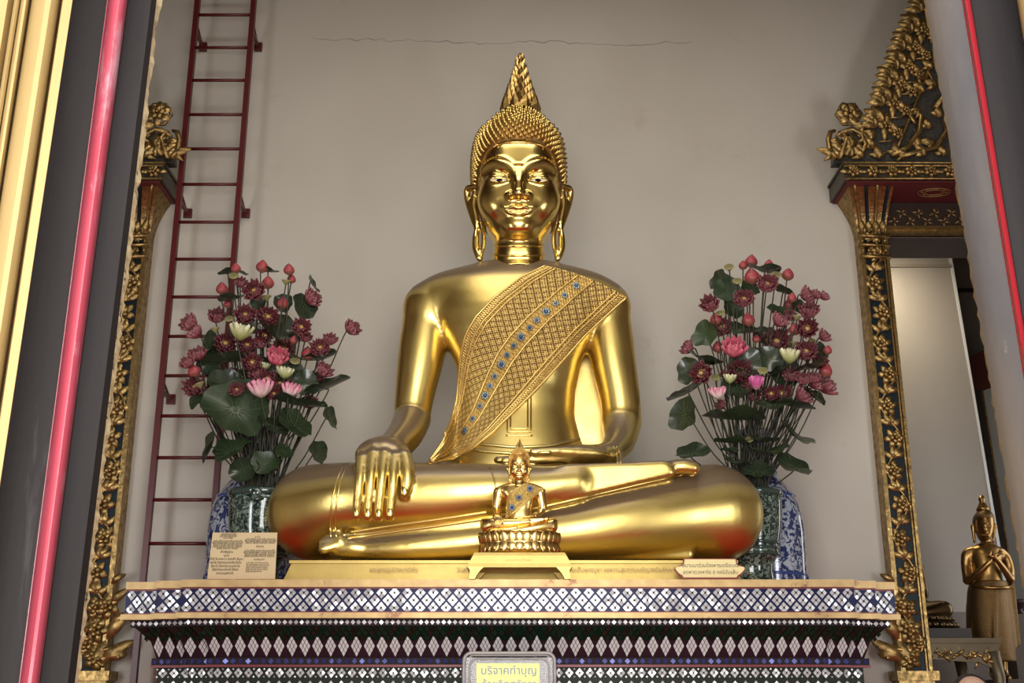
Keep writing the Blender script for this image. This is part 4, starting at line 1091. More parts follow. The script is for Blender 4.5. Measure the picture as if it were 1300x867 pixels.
def petals_mesh(kind, seed):
    rr = random.Random(seed); V = []; Fc = []; UV = []
    rings = {'O': [(12,.98,.30,1.30),(12,.92,.30,1.0),(10,.78,.28,.75),(8,.58,.24,.5)], 'S': [(10,.95,.36,1.15),(9,.92,.36,.8),(8,.8,.32,.5),(6,.6,.3,.25)], 'B': [(6,1.10,.62,.16),(5,1.12,.60,.08)],
             'P': [(10,.95,.36,1.1),(9,.85,.36,.75),(8,.72,.34,.45),(6,.5,.3,.25)], 'W': [(9,1.0,.30,1.15),(9,.95,.30,.8),(7,.8,.28,.45)], 'G': [(9,.95,.36,1.0),(9,.82,.34,.65),(7,.6,.3,.35)],
             'M': [(9,.9,.32,.9),(8,.85,.30,.55),(6,.7,.28,.3)]}[kind]
    for ri, (n, L, W, op) in enumerate(rings):
        for k in range(n):
            a = 2*PI*(k+.5*(ri % 2))/n+rr.uniform(-.12,.12); l = L*rr.uniform(.9,1.08); o = op*rr.uniform(.9,1.1)
            b0 = len(V); m = 6
            for i in range(m+1):
                t = i/m
                # profile curve: out and then up; op=opening angle
                if kind == 'B': rad = math.sin(PI*min(t*.97,1)**.8)*.52+.02; hz = t*l
                else:
                    ang = o*(1-.35*t); rad = .08+t*l*math.sin(ang)*.95; hz = t*l*math.cos(ang)*.9+.10*t*t
                w = W*math.sin(PI*min(1, t**.75*.93+.05))*.9 if kind != 'B' else W*math.sin(PI*(t*.92+.06))
                for s_ in (-1, -.5, 0, .5, 1):
                    cup = (1-abs(s_)**2)*(-.10)+.0
                    x = (rad-cup*(-1)*0)*math.cos(a)-s_*w*math.sin(a); y = rad*math.sin(a)+s_*w*math.cos(a)
                    if kind == 'B':
                        aa = a+s_*w/(max(rad,.1))*.9; x, y = rad*math.cos(aa), rad*math.sin(aa)
                    else:
                        x += abs(s_)**2*(-.12)*math.cos(a); y += abs(s_)**2*(-.12)*math.sin(a)
                    V.append((x, y, hz+(abs(s_)**2*.10 if kind != 'B' else 0))); UV.append((.5+s_*.5+k*1.7, t))
            for i in range(m):
                for j in range(4): Fc.append((b0+i*5+j, b0+i*5+j+1, b0+(i+1)*5+j+1, b0+(i+1)*5+j))
    return V, Fc, UV
protos = {}
def get_proto(kind, var):
    key = (kind, var)
    if key in protos: return protos[key]
    V, Fc, UV = petals_mesh(kind, hash_(key)); o = mk('petals', V, Fc, PM[kind], None, True, uv=UV); me = o.data; bpy.data.objects.remove(o)
    me2 = None
    if kind in 'OPWMG':
        g = MB(); g.lathe([(.05,.10),(.24,.26),(.29,.38),(.25,.43),(.02,.45)], n=14)
        for k in range(14): a = 2*PI*k/14; g.sphere((.27*math.cos(a),.27*math.sin(a),.36),.05,5)
        o = g.build('flower_heart', YEL); me2 = o.data; bpy.data.objects.remove(o)
    protos[key] = (me, me2); return protos[key]
def hash_(k): return sum(ord(c)*31**i for i, c in enumerate(str(k))) % 9973
def podmesh():
    g = MB(); g.lathe([(.10,0),(.35,.35),(.62,.62),(.66,.70),(.60,.74),(.02,.76)], n=18)
    b = MB(); b.sphere((0,0,.75),.10,6,sc=(1,1,.4))
    for k in range(6): b.sphere((.25*math.cos(k*PI/3),.25*math.sin(k*PI/3),.75),.09,6,sc=(1,1,.5))
    for k in range(10): b.sphere((.47*math.cos(k*PI/5),.47*math.sin(k*PI/5),.74),.08,6,sc=(1,1,.5))
    o = g.build('seed_head', POD); m1 = o.data; bpy.data.objects.remove(o); o = b.build('seed_holes', PODH); m2 = o.data; bpy.data.objects.remove(o); return m1, m2
PODM = podmesh()
def leafmesh(seed, m):
    rr = random.Random(seed); n = 26; R = 6; V = [(0,0,0)]; ph = [rr.uniform(0,6) for _ in range(3)]
    for j in range(1, R+1):
        for k in range(n):
            a = 2*PI*k/n; t = j/R; r = t*(1+.07*math.sin(3*a+ph[0])+.05*math.sin(7*a+ph[1])); 
            z = .24*t*t+.12*t*t*math.sin(2*a+ph[2])+.07*t**3*math.sin(5*a+ph[0])
            V.append((r*math.cos(a), r*math.sin(a), z))
    Fc = [(0,1+k,1+(k+1)%n) for k in range(n)]+[(1+(j-1)*n+k,1+j*n+k,1+j*n+(k+1)%n,1+(j-1)*n+(k+1)%n) for j in range(1,R) for k in range(n)]
    o = mk('blade', V, Fc, m, None, True); me = o.data; bpy.data.objects.remove(o)
    g = MB()
    for k in range(0, n, 2):
        g.tube([Vector(V[1+(j-1)*n+k])+Vector((0,0,.006)) for j in range(1, R+1)], [.016,.014,.012,.010,.008,.004], 4)
    g.sphere((0,0,.02),.06,8,sc=(1,1,.4)); o = g.build('veins', VEIN, None); m2 = o.data; bpy.data.objects.remove(o)
    return me, m2
LEAVES = [leafmesh(s_, LEAFM) for s_ in range(4)]+[leafmesh(s_, LEAFD) for s_ in range(4, 7)]
KN = {'O': ('lotus_flower','maroon lotus bloom with yellow heart','flower'), 'S': ('lotus_flower','half-open dusky pink lotus bloom','flower'), 'B': ('lotus_bud','closed coral pink lotus bud','flower bud'),
      'P': ('lotus_flower','bright rose pink lotus bloom','flower'), 'W': ('lotus_flower','pale pink and white lotus bloom','flower'), 'G': ('lotus_flower','pale green lotus bloom','flower'),
      'M': ('lotus_flower','magenta lotus bloom','flower'), 'D': ('lotus_pod','dry olive lotus seed pod','seed pod'), 'L': ('lotus_leaf','green lotus leaf','leaf')}
def zone(dx, dy):
    v = 'topmost' if dy < -.45 else 'upper' if dy < -.05 else 'mid' if dy < .3 else 'lower' if dy < .62 else 'bottom'
    h = 'far left' if dx < -.55 else 'left' if dx < -.2 else 'centre' if dx < .2 else 'right' if dx < .55 else 'far right'
    return v, h
def orient(n):
    n = n.normalized(); a = n.orthogonal().normalized(); b = n.cross(a); return Matrix(((a.x,b.x,n.x),(a.y,b.y,n.y),(a.z,b.z,n.z))).to_4x4()
def put(me, name, parent, M, m=None):
    o = bpy.data.objects.new(name, me); COL.objects.link(o); o.parent = parent; o.matrix_local = M; return o
def bouquet(side, ox, sc_, items, jar, seed):
    rr = random.Random(seed); cx_ = jar.x; todo = []
    for kind, cx, cy, sz, *ex in items:
        px, py = ox+cx/3.096, 320+cy/3.1
        depth = {'O':6.93,'S':6.99,'B':7.02,'P':6.86,'W':6.84,'G':6.86,'M':6.84,'D':6.95,'L':7.12}[kind]+rr.uniform(-.07,.07)
        if kind == 'L' and sz >= 45: depth = 6.98+rr.uniform(-.05,.1)
        if kind == 'L' and cy > 600: depth = 6.90
        if kind in 'OSB' and rr.random() < .25: depth += .12
        p = Vector(P(px, py, depth).tolist()); s = sz/3.1*S(depth, p.z)
        todo.append((kind, px, py, p, s, ex, cy))
    used = {}
    for kind, px, py, p, s, ex, cy_ in todo:
        name, lab, cat = KN[kind]; dxn = (px-(ox+375/3.1))/(330/3.1); dyn = (py-(320+430/3.1))/(400/3.1); v, h = zone(dxn, dyn)
        if kind == 'L': lab = {True:'large ',False:''}[s > .12]+('upright ' if (ex and ex[0] > .6) else '')+'dark green lotus leaf'
        gname = '%ss of the %s bouquet' % (lab, side)
        zl_ = '%s, %s %s of the %s bouquet' % (lab, v, h, side)
        root = empty(name, p, zl_, cat, gname[:80]); used.setdefault(zl_, []).append((px, root))
        out = (p-Vector((jar.x, jar.y, jar.z-.1))).normalized()
        tocam = Vector((0,-1,.0)) ; tocam = (Vector((0,0,CZ))-p).normalized()
        if kind == 'O': n = (tocam*1.0+out*.25+Vector((rr.uniform(-.25,.25),0,rr.uniform(0,.35)))).normalized()
        elif kind in 'S': n = (tocam*.75+out*.6+Vector((rr.uniform(-.5,.5)+dxn*.5,0,rr.uniform(-.1,.3)))).normalized()
        elif kind in 'BD': n = (out*1.0+tocam*(.15 if kind == 'B' else rr.choice([.1,1.3]))+Vector((rr.uniform(-.15,.15),0,.35))).normalized()
        elif kind == 'W' or kind == 'M': n = (tocam*.35+Vector((rr.uniform(-.2,.3),0,1))).normalized()
        elif kind == 'G': n = (tocam*.25+Vector((.1,0,1))).normalized()
        elif kind == 'P': n = (tocam*.75+Vector((.1,0,.7))).normalized()
        else:
            t = ex[0] if ex else rr.random(); az = ex[1] if len(ex) > 1 else rr.uniform(-.6,.6)
            n = (tocam*t+Vector((az,-.1,1.0*(1-t)+.05))).normalized()
        M = orient(n); 
        if kind == 'L':
            M = orient(n) @ Matrix.Rotation(rr.uniform(0,6.28), 4, 'Z') @ Matrix.Scale(s*(1.0 if s > .3 else 1.22 if cy_ > 600 else 1.1), 4)
            mm = rr.choice(LEAVES[4:] if (len(ex) > 2) else LEAVES); bl = put(mm[0], 'blade', root, M); put(mm[1], 'veins', root, M)
            base = p
        elif kind == 'D':
            M = M @ Matrix.Scale(s*1.6, 4) @ Matrix.Translation((0,0,-.4)); put(PODM[0], 'seed_head', root, M); put(PODM[1], 'seed_holes', root, M); base = p-n*s*.6
        else:
            mp = get_proto(kind, rr.randrange(3)); k_ = {'O':1.72,'S':1.75,'P':1.65,'W':1.45,'G':1.5,'M':1.5,'B':1.95}[kind]
            off = -.55 if kind == 'B' else -.35
            M = M @ Matrix.Scale(s*k_, 4) @ Matrix.Translation((0,0,off)); put(mp[0], 'petals', root, M)
            if mp[1]: put(mp[1], 'flower_heart', root, M)
            base = p+n*s*k_*(off+.05)
        # stem from the jar mouth
        j = Vector((jar.x+rr.uniform(-.10,.10), jar.y+rr.uniform(-.12,.12), jar.z-.02)); mid = base.lerp(j, .45); mid.x = base.x*.6+j.x*.4+rr.uniform(-.02,.02)
        mid2 = base.lerp(j, .8); mid2.x = j.x*.82+base.x*.18; 
        if kind == 'L': p1 = base-n*.03
        else: p1 = base-n*.05
        pts = [base, p1, mid, mid2, j]; q = []
        for i in range(len(pts)-1):
            a0, a1, a2, a3 = pts[max(i-1,0)], pts[i], pts[i+1], pts[min(i+2, len(pts)-1)]
            for u in np.linspace(0, 1, 6)[:-1 if i < len(pts)-2 else None]:
                q.append(.5*((2*a1)+(-a0+a2)*u+(2*a0-5*a1+4*a2-a3)*u*u+(-a0+3*a1-3*a2+a3)*u**3))
        g = MB(); g.tube(q, .0044, 5); g.build('stem', STEM, root)
    od = ['leftmost','second from left','third from left','fourth from left','fifth from left','sixth from left','seventh from left','eighth from left']
    for lb, rs in used.items():
        if len(rs) == 1: continue
        rs.sort(key=lambda t: t[0])
        for i, (_, r_) in enumerate(rs): r_['label'] = lb+', '+(od[i] if i < len(rs)-1 or len(rs) > 8 else 'rightmost')
bouquet('left', 220, 1, [
 *[('O',a,b,c) for a,b,c in [(320,155,38),(283,250,36),(370,258,38),(500,298,34),(203,362,36),(158,472,38),(235,490,32),(578,380,34),(430,388,40),(310,437,34),(85,535,38),(155,550,32),(538,592,26),(370,500,30),(290,370,34),(360,330,26),(250,545,28),(420,520,30),(395,560,26)]],
 *[('S',a,b,c) for a,b,c in [(540,185,34),(172,258,34),(70,285,36),(92,322,30),(97,410,34),(60,440,28),(265,125,24),(615,350,28),(588,470,32),(698,305,32),(560,500,28),(345,365,26),(330,480,30),(520,340,24)]],
 *[('B',a,b,c) for a,b,c in [(350,58,24),(455,70,21),(192,145,23),(372,122,24),(430,202,23),(465,107,17),(246,65,19),(215,205,17),(473,347,17),(82,468,24),(225,402,26),(528,400,24),(345,350,20)]],
 ('P',408,420,46),('W',345,545,54),('W',460,550,42),('G',265,322,50),('G',438,480,38),('G',360,452,24),
 *[('D',a,b,c) for a,b,c in [(237,100,19),(443,120,18),(367,182,19),(222,268,18),(477,435,20),(105,525,20),(222,540,22),(165,308,18)]],
 ('L',212,84,32,.0,-.3),('L',375,78,36,.05,.1),('L',262,80,30,.2,.5),('L',548,132,36,.1,1.6,1),('L',228,188,48,.05,-.2,1),('L',432,200,34,.9,0,1),('L',512,215,50,.7,.5),('L',332,205,28,.8,0),('L',430,290,42,.8,.3),('L',392,330,75,.2,.7,1),
 ('L',150,350,36,.8,-.6),('L',148,392,44,.3,-.4),('L',232,432,80,.06,-.1,1),('L',560,425,75,.06,-.15,1),('L',598,540,92,.22,-.35,1),('L',244,620,108,.62,.1),('L',498,605,85,.1,.1,1),('L',475,685,62,.45,.5),('L',390,688,56,.35,.3,1),
 ('L',148,770,52,.6,-1.5,1),('L',232,785,62,.45,-.3),('L',432,788,32,.5,.3),('L',362,835,46,.6,0),('L',566,788,38,.8,.9,1),('L',612,655,40,.5,1.4,1),('L',95,590,34,.6,-.6),('L',130,600,30,.5,.3),('L',300,300,44,.5,.2,1),('L',330,470,60,.7,.0,1),('L',200,520,60,.7,.0,1),('L',440,460,60,.7,.0,1),('L',150,440,50,.7,-.3,1),('L',520,520,50,.7,.2,1),('L',480,330,40,.6,.2,1),('L',280,860,50,.6,-.2,1)], JL, 5)
bouquet('right', 840, 1, [
 *[('O',a,b,c) for a,b,c in [(413,130,38),(322,188,36),(570,303,38),(450,358,48),(565,395,40),(158,478,38),(308,472,42),(240,300,36),(358,562,28),(475,560,34),(350,520,26),(430,560,28)]],
 *[('S',a,b,c) for a,b,c in [(192,210,36),(565,172,30),(605,172,22),(637,178,20),(578,238,38),(460,275,32),(635,335,26),(510,490,34),(555,505,28),(640,530,40),(107,380,28),(550,570,36),(620,440,32),(595,500,26),(500,255,24),(600,520,30),(235,605,22)]],
 *[('B',a,b,c) for a,b,c in [(352,38,24),(320,53,17),(421,50,18),(355,98,30),(496,90,23),(512,180,18),(503,208,24),(213,265,23),(340,268,25),(523,305,23),(222,375,22),(370,395,20),(372,342,16),(652,387,17),(645,468,25),(245,480,16)]],
 ('P',282,385,50),('W',222,560,36),('M',372,520,42),('G',503,415,46),('G',268,503,28),
 *[('D',a,b,c) for a,b,c in [(265,65,19),(298,120,19),(450,95,20),(530,260,18),(515,365,19),(397,473,20),(214,500,19),(232,245,16),(345,742,16),(590,355,15)]],
 ('L',228,115,40,.7,-.7,1),('L',258,150,52,.75,.2),('L',405,76,58,.05,.2),('L',345,145,36,.6,.3),('L',275,225,40,.75,.5),('L',480,160,40,.4,.3,1),('L',455,245,44,.5,.4),('L',172,325,50,.75,-.5),('L',330,315,62,.32,.1),('L',112,470,50,.85,-.5),
 ('L',205,440,46,.3,0),('L',160,425,58,.1,.4),('L',585,460,66,.1,-.15,1),('L',425,488,62,.1,-.2,1),('L',105,555,84,.12,-.5,1),('L',95,640,58,.7,-.8,1),('L',290,660,100,.07,.05),('L',445,603,58,.32,-.1),('L',530,612,62,.15,.2,1),
 ('L',525,728,66,.3,.55),('L',275,750,56,.12,0),('L',405,745,46,.12,.1,1),('L',422,788,66,.2,.0),('L',268,785,30,.25,.1),('L',120,798,56,.35,-.1,1),('L',598,572,48,.4,.6),('L',622,390,32,.7,.6),('L',530,215,36,.6,.5),('L',300,832,42,.2,.1,1),('L',420,420,50,.7,0,1),('L',330,440,60,.7,.0,1),('L',480,480,60,.7,.2,1),('L',300,540,56,.5,.0,1),('L',400,330,40,.6,0,1),('L',520,850,60,.4,.3,1),('L',380,870,50,.4,0,1)], JR, 9)

# ================= small golden Buddha in front =================
BR = mat('bright_polished_gold', (.85,.60,.22), 1, .27, var=(.6,.36,.1), vscale=30)
sm = empty('small_buddha_statue', P(659,733,6.14)*np.array([1,1,0])+np.array([0,0,zt]), 'small bright golden Buddha statuette on a lotus base in front of the great statue', 'statuette')
Ysm = 6.14; k_small = 98*S(Ysm, py=680)/(628*S(6.75, py=650)); zs0 = float(P(659,678,Ysm)[2])
zbig0 = float(P(655,712,6.9)[2]); xbig = float(P(654,650,6.9)[0]); 
zneck_b = float(P(655,338,7.0)[2]); zneck_s = float(P(659,612,Ysm)[2]); kz = (zneck_s-zs0)/(zneck_b-zbig0)
def warp_small(me):
    xc_ = float(P(659,680,Ysm)[0]); za_ = float(P(659,668,Ysm)[2]); zb_ = float(P(659,640,Ysm)[2]); zc_ = float(P(659,622,Ysm)[2]); zd_ = float(P(659,610,Ysm)[2])
    for v in me.vertices:
        z = v.co.z; t = min(1, max(0, (z-za_)/(zb_-za_))); t = t*t*(3-2*t); t2 = 1-min(1, max(0, (z-zc_)/(zd_-zc_)))
        v.co.x = xc_+(v.co.x-xc_)*(1+.36*t*t2)
def dup_part(src, parent, M, m=None, name=None, warp=None):
    me = src.data.copy(); W_ = Vector(wloc(src)); me.transform(Matrix.Translation(W_)); me.transform(M)
    if warp: warp(me)
    me.transform(Matrix.Translation(-Vector(wloc(parent))))
    if m is not None:
        me.materials.clear(); me.materials.append(m) if not isinstance(m, list) else [me.materials.append(q) for q in m]
    o = bpy.data.objects.new(name or src.name.split('.')[0], me); COL.objects.link(o); o.parent = parent; return o
Mb = Matrix.Translation((float(P(659,680,Ysm)[0]), Ysm, zs0)) @ Matrix.Diagonal((k_small, k_small, kz, 1)) @ Matrix.Translation((-xbig, -6.95, -zbig0))
zch_b = float(P(658,300,7.0)[2]); kh = k_small*1.30
Mh = Matrix.Translation((float(P(659,611,Ysm)[0]), Ysm, float(P(659,607,Ysm)[2]))) @ Matrix.Diagonal((kh, kh, kh*.98, 1)) @ Matrix.Translation((-float(P(658.5,300,7.0)[0]), -7.0, -zch_b))
dup_part(body, sm, Mb, BR, None, warp_small); hs = dup_part(head, sm, Mh, BR)
for ch in [c for c in bpy.data.objects if c.parent == statue and c.name.startswith('ear')]: dup_part(ch, sm, Mh, BR)
hh_ = dup_part(hair, sm, Mh, BR); cc = [c for c in bpy.data.objects if c.parent == hair and c.name.startswith('hair_curls')][0]; dup_part(cc, hh_, Mh, BR)
fin = [c for c in bpy.data.objects if c.parent == statue and c.name.startswith('flame_finial')][0]; 
Mf = Matrix.Translation((0,0,0)) @ Mh; zf = float(P(661,146,7.05)[2]); fc0 = Vector((float(P(660.5,110,7.05)[0]), 7.05, zf)); Mf = Mh @ Matrix.Translation(fc0) @ Matrix.Diagonal((.85,.85,.62,1)) @ Matrix.Translation(-fc0)
dup_part(fin, sm, Mf, fin.data.materials[0])
Ms = Matrix.Translation((0,-.008,.0)) @ Mb
ss = dup_part(sash, sm, Ms, mat('small_sash_cloth', (.78,.54,.15), .6, .5, var=(.16,.09,.02), vscale=120, vamt=.9, bump=.6, bscale=200), 'brocade_sash', warp_small); md = ss.modifiers.new('thick','SOLIDIFY'); md.thickness = .003
tr = [c for c in bpy.data.objects if c.parent == sash and c.name.startswith('sash_trim')][0]; dup_part(tr, ss, Ms, TRIM, 'sash_trim', warp_small)
xs0 = float(P(659,680,Ysm)[0]); SJ = mat('pale_gem_petal', (.26,.30,.33), .5, .3)
for u, r in ((.10,.020),(.38,.018),(.66,.019)):
    j = MB(); c = Ms @ gp(u,.5); c.x = xs0+(c.x-xs0)*1.33; rosette(j, c+Vector((0,-.008,0)), Vector((0,-1,-.1)), r, 9); j.build('jewelled_flower', [SJ, BLUEJ], ss)
# lotus throne
def sell(r, sx): return r
xs, s_ = float(P(659.5,690,Ysm)[0]), S(Ysm, py=695)
def throne(par, xs, Ys, s_, zf, m, wid=1.0):
    DY = .62
    def ring(name, py0, py1, r0, r1, n, up):
        g = MB(); z0, z1 = zf(py0), zf(py1)
        g.lathe([(r0*s_*.96,z1),(r1*s_*.96,z0)] if True else [], (xs,Ys,0), 40, sy=DY)
        for k in range(n):
            a = 2*PI*k/n; rr_ = (r0+r1)/2*s_
            
            w_ = PI*rr_/n; tp = []
            for q in range(7):
                t = q/6; zz_ = (z0+(z1-z0)*t) if not up else (z1+(z0-z1)*t); rad = rr_*(1.0+.025*math.sin(PI*t*.9)+.02*(t-.5)); hw = w_*1.05*math.sin(PI*min(1,.28+t*.66))
                for sd in (-1,0,1): tp.append((xs+(rad+(.012 if sd == 0 else 0))*math.cos(a+sd*hw/rr_), Ys+DY*(rad+(.012 if sd == 0 else 0))*math.sin(a+sd*hw/rr_), zz_))
            g.add(tp, [(q*3+u,q*3+u+1,q*3+u+4,q*3+u+3) for q in range(6) for u in range(2)])
        g.build(name, m, par)
    ring('lotus_petals', 677, 690, 53*wid, 54*wid, 28, True); ring('lotus_petals', 691, 703, 55*wid, 51*wid, 28, False)
    g = MB(); g.lathe([(46*s_,zf(704)),(46*s_,zf(691.5)),(46*s_,zf(679)),(49*s_,zf(678)),(49*s_,zf(676.5)),(38*s_,zf(676))], (xs,Ys,0), 40, sy=DY); g.build('throne_core', m, par)
throne(sm, xs, Ysm, s_, lambda py: float(P(659,py,Ysm)[2]), BR, .91)
g = MB(); zf = lambda py: float(P(659,py,Ysm-.12)[2])
for (a, b, pa, pb, da, db_) in [(56,58,702,706,.142,.145),(58,63,706,716,.145,.149),(63,65,716,721,.152,.155)]:
    v = []
    for w_, py, d_ in ((b*s_, pb, db_),(a*s_, pa, da)):
        v += [(xs-w_,Ysm-d_,zf(py)),(xs+w_,Ysm-d_,zf(py)),(xs+w_,Ysm+d_,zf(py)),(xs-w_,Ysm+d_,zf(py))]
    g.add(v, [(0,3,2,1),(4,5,6,7),(0,1,5,4),(1,2,6,5),(2,3,7,6),(3,0,4,7)])
g.build('plinth', SLABM, sm, False)
for sx in (-1, 1):
    for sy in (-1, 1):
        g = MB(); x0, x1, x2 = xs+sx*64*s_, xs+sx*44*s_, xs+sx*55*s_
        zt1, zt2 = zf(721), zt+.001; zz = zf(725)
        g.prism([(x0,zt1),(x1,zt1),(xs+sx*48*s_,zz),(xs+sx*52*s_,zf(730)),(x2,zt2),(xs+sx*62*s_,zt2),(xs+sx*61*s_,zz)], Ysm+sy*.15-.03, Ysm+sy*.15+.03); g.build('foot', SLABM, sm, False)

# ================= writing and boards =================
INK = mat('dark_ink', (.05,.04,.03), 0, .7); INKG = mat('engraved_gilt', (.34,.24,.10), .6, .5)
def text_mesh(s, size, m, parent, loc, rot, name='lettering', ext=.0006, sx=1.0, align='CENTER', bold=0):
    cu = bpy.data.curves.new('txt', 'FONT'); cu.body = s; cu.size = size; cu.extrude = ext; cu.align_x = align; cu.resolution_u = 2; cu.offset = bold
    o = bpy.data.objects.new('txt', cu); COL.objects.link(o); bpy.context.view_layer.update()
    dg = bpy.context.evaluated_depsgraph_get(); me = bpy.data.meshes.new_from_object(o.evaluated_get(dg)); bpy.data.objects.remove(o)
    me.materials.clear(); me.materials.append(m)
    M = Matrix.Translation(Vector(loc)-Vector(wloc(parent))) @ rot.to_4x4() @ Matrix.Diagonal((sx,1,1,1)); me.transform(M)
    q = bpy.data.objects.new(name, me); COL.objects.link(q); q.parent = parent; return q
RX = Matrix.Rotation(PI/2, 3, 'X')
# folded prayer sheet at the left
PAPER = mat('cream_card', (.60,.46,.27), 0, .7, var=(.52,.39,.22), vscale=6)
Yp0, Yp1 = 6.22, 6.36
bl_, br_, tr_, tl_ = P(263,735,Yp0), P(349,735,Yp0), P(352,676,Yp1), P(270,676,Yp1)
pb_ = empty('prayer_sheet', ((bl_[0]+br_[0])/2, Yp0, zt), 'cream two-page card of printed chants leaning before the green jar, left end of the altar', 'prayer card')
tml = (tl_+tr_)/2; bml = (bl_+br_)/2
for nm, q in (('page',[bl_,bml,tml,tl_]),('page',[bml,br_,tr_,tml])):
    g = MB(); q = [np.array([p[0],p[1],max(p[2],zt)]) for p in q]; q = q+[p+np.array([0,.008,0]) for p in q]
    g.add(q, [(0,1,2,3),(7,6,5,4),(0,4,5,1),(1,5,6,2),(2,6,7,3),(3,7,4,0)]); pg = g.build(nm, PAPER, pb_, False)
U = Vector((tr_-tl_).tolist()).normalized(); V_ = Vector(((tl_+tr_)/2-(bl_+br_)/2).tolist()); Hp = V_.length; Vn = V_.normalized(); Nn = U.cross(Vn); Rm = Matrix((U, Vn, Nn)).transposed()
Wp = (Vector(tr_.tolist())-Vector(tl_.tolist())).length
O_ = Vector(tl_.tolist())
chant = [('บทสวดมนต์',0),('บูชาพระรัตนตรัย',0),('นะโม ตัสสะ',0)]
pa = ['นะโม ตัสสะ ภะคะวะโต อะระหะโต','สัมมาสัมพุทธัสสะ พุทธัง สะระณัง','คัจฉามิ ธัมมัง สะระณัง คัจฉามิ','สังฆัง สะระณัง คัจฉามิ ทุติยัมปิ','พุทธัง สะระณัง คัจฉามิ']
def line(s, u, v, sz, al='CENTER', sx=.8, it=False): text_mesh(s, sz, INK, pb_, O_+U*Wp*u-Vn*Hp*v-Nn*.0+Nn*.003, Rm, 'printed_line', .0003, sx, al)
line(chant[0][0],.25,.06,.022); line(chant[1][0],.25,.10,.018); line(chant[2][0],.25,.14,.016)
for i, s in enumerate(pa): line(s,.25,.21+.04*i,.0165)
line('คำอธิษฐาน',.25,.45,.020)
for i in range(6): line(['นะโม','อิติปิ โส ภะคะวา อะระหัง สัมมา','พุทโธ วิชชาจะระณะสัมปันโน','สุคะโต โลกะวิทู อะนุตตะโร','ปุริสะทัมมะสาระถิ สัตถา','เทวะมะนุสสานัง'][i],.25,.53+.075*i,.022,'CENTER',.72)
line('นะ โม',.70,.12,.018)
for i, s in enumerate(pa[:3]): line(s,.75,.17+.04*i,.017)
line('คำถวาย',.75,.33,.017)
for i, s in enumerate(pa[:4]): line(s,.75,.42+.04*i,.017)
line('บทแผ่เมตตา',.75,.61,.015)
for i, s in enumerate(pa[:5]): line(s,.56,.68+.045*i,.014,'LEFT',.7)
# scalloped plaque at the right
Yq = 6.20
pq = empty('inscription_plaque', P(901,735,Yq)*np.array([1,1,0])+np.array([0,0,zt]), 'small cream plaque with scalloped ends and red edge below the right knee of the statue', 'plaque')
def scall(x0, x1, y0, y1):
    pts = []; h = (y1-y0)
    for (cx, sgn) in ((x0, 1), (x1, -1)):
        L = [(cx+sgn*12, y0)]+[(cx+sgn*(6+5*math.cos(a)), y0+5+2+4*math.sin(a)-2) for a in (0.2,.9,1.5)]+[(cx+sgn*1.5, y0+h*.42),(cx, y0+h*.5),(cx+sgn*1.5, y0+h*.62),(cx+sgn*5, y0+h*.78),(cx+sgn*9, y0+h*.88),(cx+sgn*10.5, y1)]
        pts.append(L)
    return pts[0]+pts[1][::-1]
for nm, x0, x1, y0, y1, Y, th, m in (('red_backing',856,947,709,735,Yq,.02,mat('plaque_red',(.22,.02,.012),0,.4)),('face_panel',857.5,945.5,710,733,Yq-.006,.006,mat('plaque_cream',(.72,.62,.30),.1,.5,var=(.64,.52,.24),vscale=8))):
    g = MB(); g.prism([(float(P(x,y,Y)[0]), max(float(P(x,y,Y)[2]), zt)) for x, y in scall(x0,x1,y0,y1)], Y, Y+th); last = g.build(nm, m, pq, False)
for s, py, sz in (('สมานมาร่วมใจงหารเตรียมณ',718.5,.0285),('อดหาดวงหทัย ๕ คณีปันเส้น',727,.0285)):
    p = P(902,py+1.5,Yq-.007); text_mesh(s, sz, mat('grey_ink',(.12,.11,.07),0,.6), pq, (p[0],Yq-.008,p[2]), RX, 'printed_line', .0005, .95)
# engraved line on the pedestal slab
for (x, s) in ((500,'พระพุทธรูปปางมารวิชัย'),(590,'วัดสร้าง'),(790,'ถวายเป็นพุทธบูชา ขอความสุขความเจริญจงมีแก่ทุกท่าน')):
    p = P(x,726,6.325); text_mesh(s, .034, INKG, statue, (p[0],6.318,p[2]), RX, 'engraved_line', .001, .85)
p = P(659,713,Ysm-.145); text_mesh('พระพุทธรูปจำลอง', .022, INKG, sm, (p[0],Ysm-.147,p[2]), RX, 'engraved_line', .001, .9)

# donation box
Yd = 5.45
dxa, dxb, dzt = Xat(589,835,Yd), Xat(704,835,Yd), float(P(646,829,Yd)[2])
ACR = mat('clear_acrylic', (.85,.86,.86), 0, .10, trans=.75, spec=.6); ACR.node_tree.nodes['Principled BSDF'].inputs['IOR'].default_value = 1.2
ACE = mat('acrylic_edge', (.30,.28,.27), 0, .3, var=(.18,.17,.17), vscale=40)
db2 = empty('donation_box', ((dxa+dxb)/2, Yd+.2, 0), 'clear acrylic donation box with yellow Thai notice at the foot of the altar', 'donation box')
g = MB(); g.box((dxa+.01,Yd,.95),(dxb-.01,Yd+.006,dzt-.02)); g.build('front_panel', ACR, db2, False)
g = MB(); g.box((dxa+.01,Yd+.38,.95),(dxb-.01,Yd+.386,dzt-.02)); g.build('back_panel', ACR, db2, False)
for x in (dxa+.004, dxb-.010):
    g = MB(); g.box((x,Yd,.95),(x+.006,Yd+.386,dzt-.02)); g.build('side_panel', ACR, db2, False)
g = MB(); g.box((dxa+.03,Yd+.01,dzt-.012),(dxb-.03,Yd+.38,dzt)); g.build('lid', ACE, db2, False)
fr2 = MB(); R_ = .035
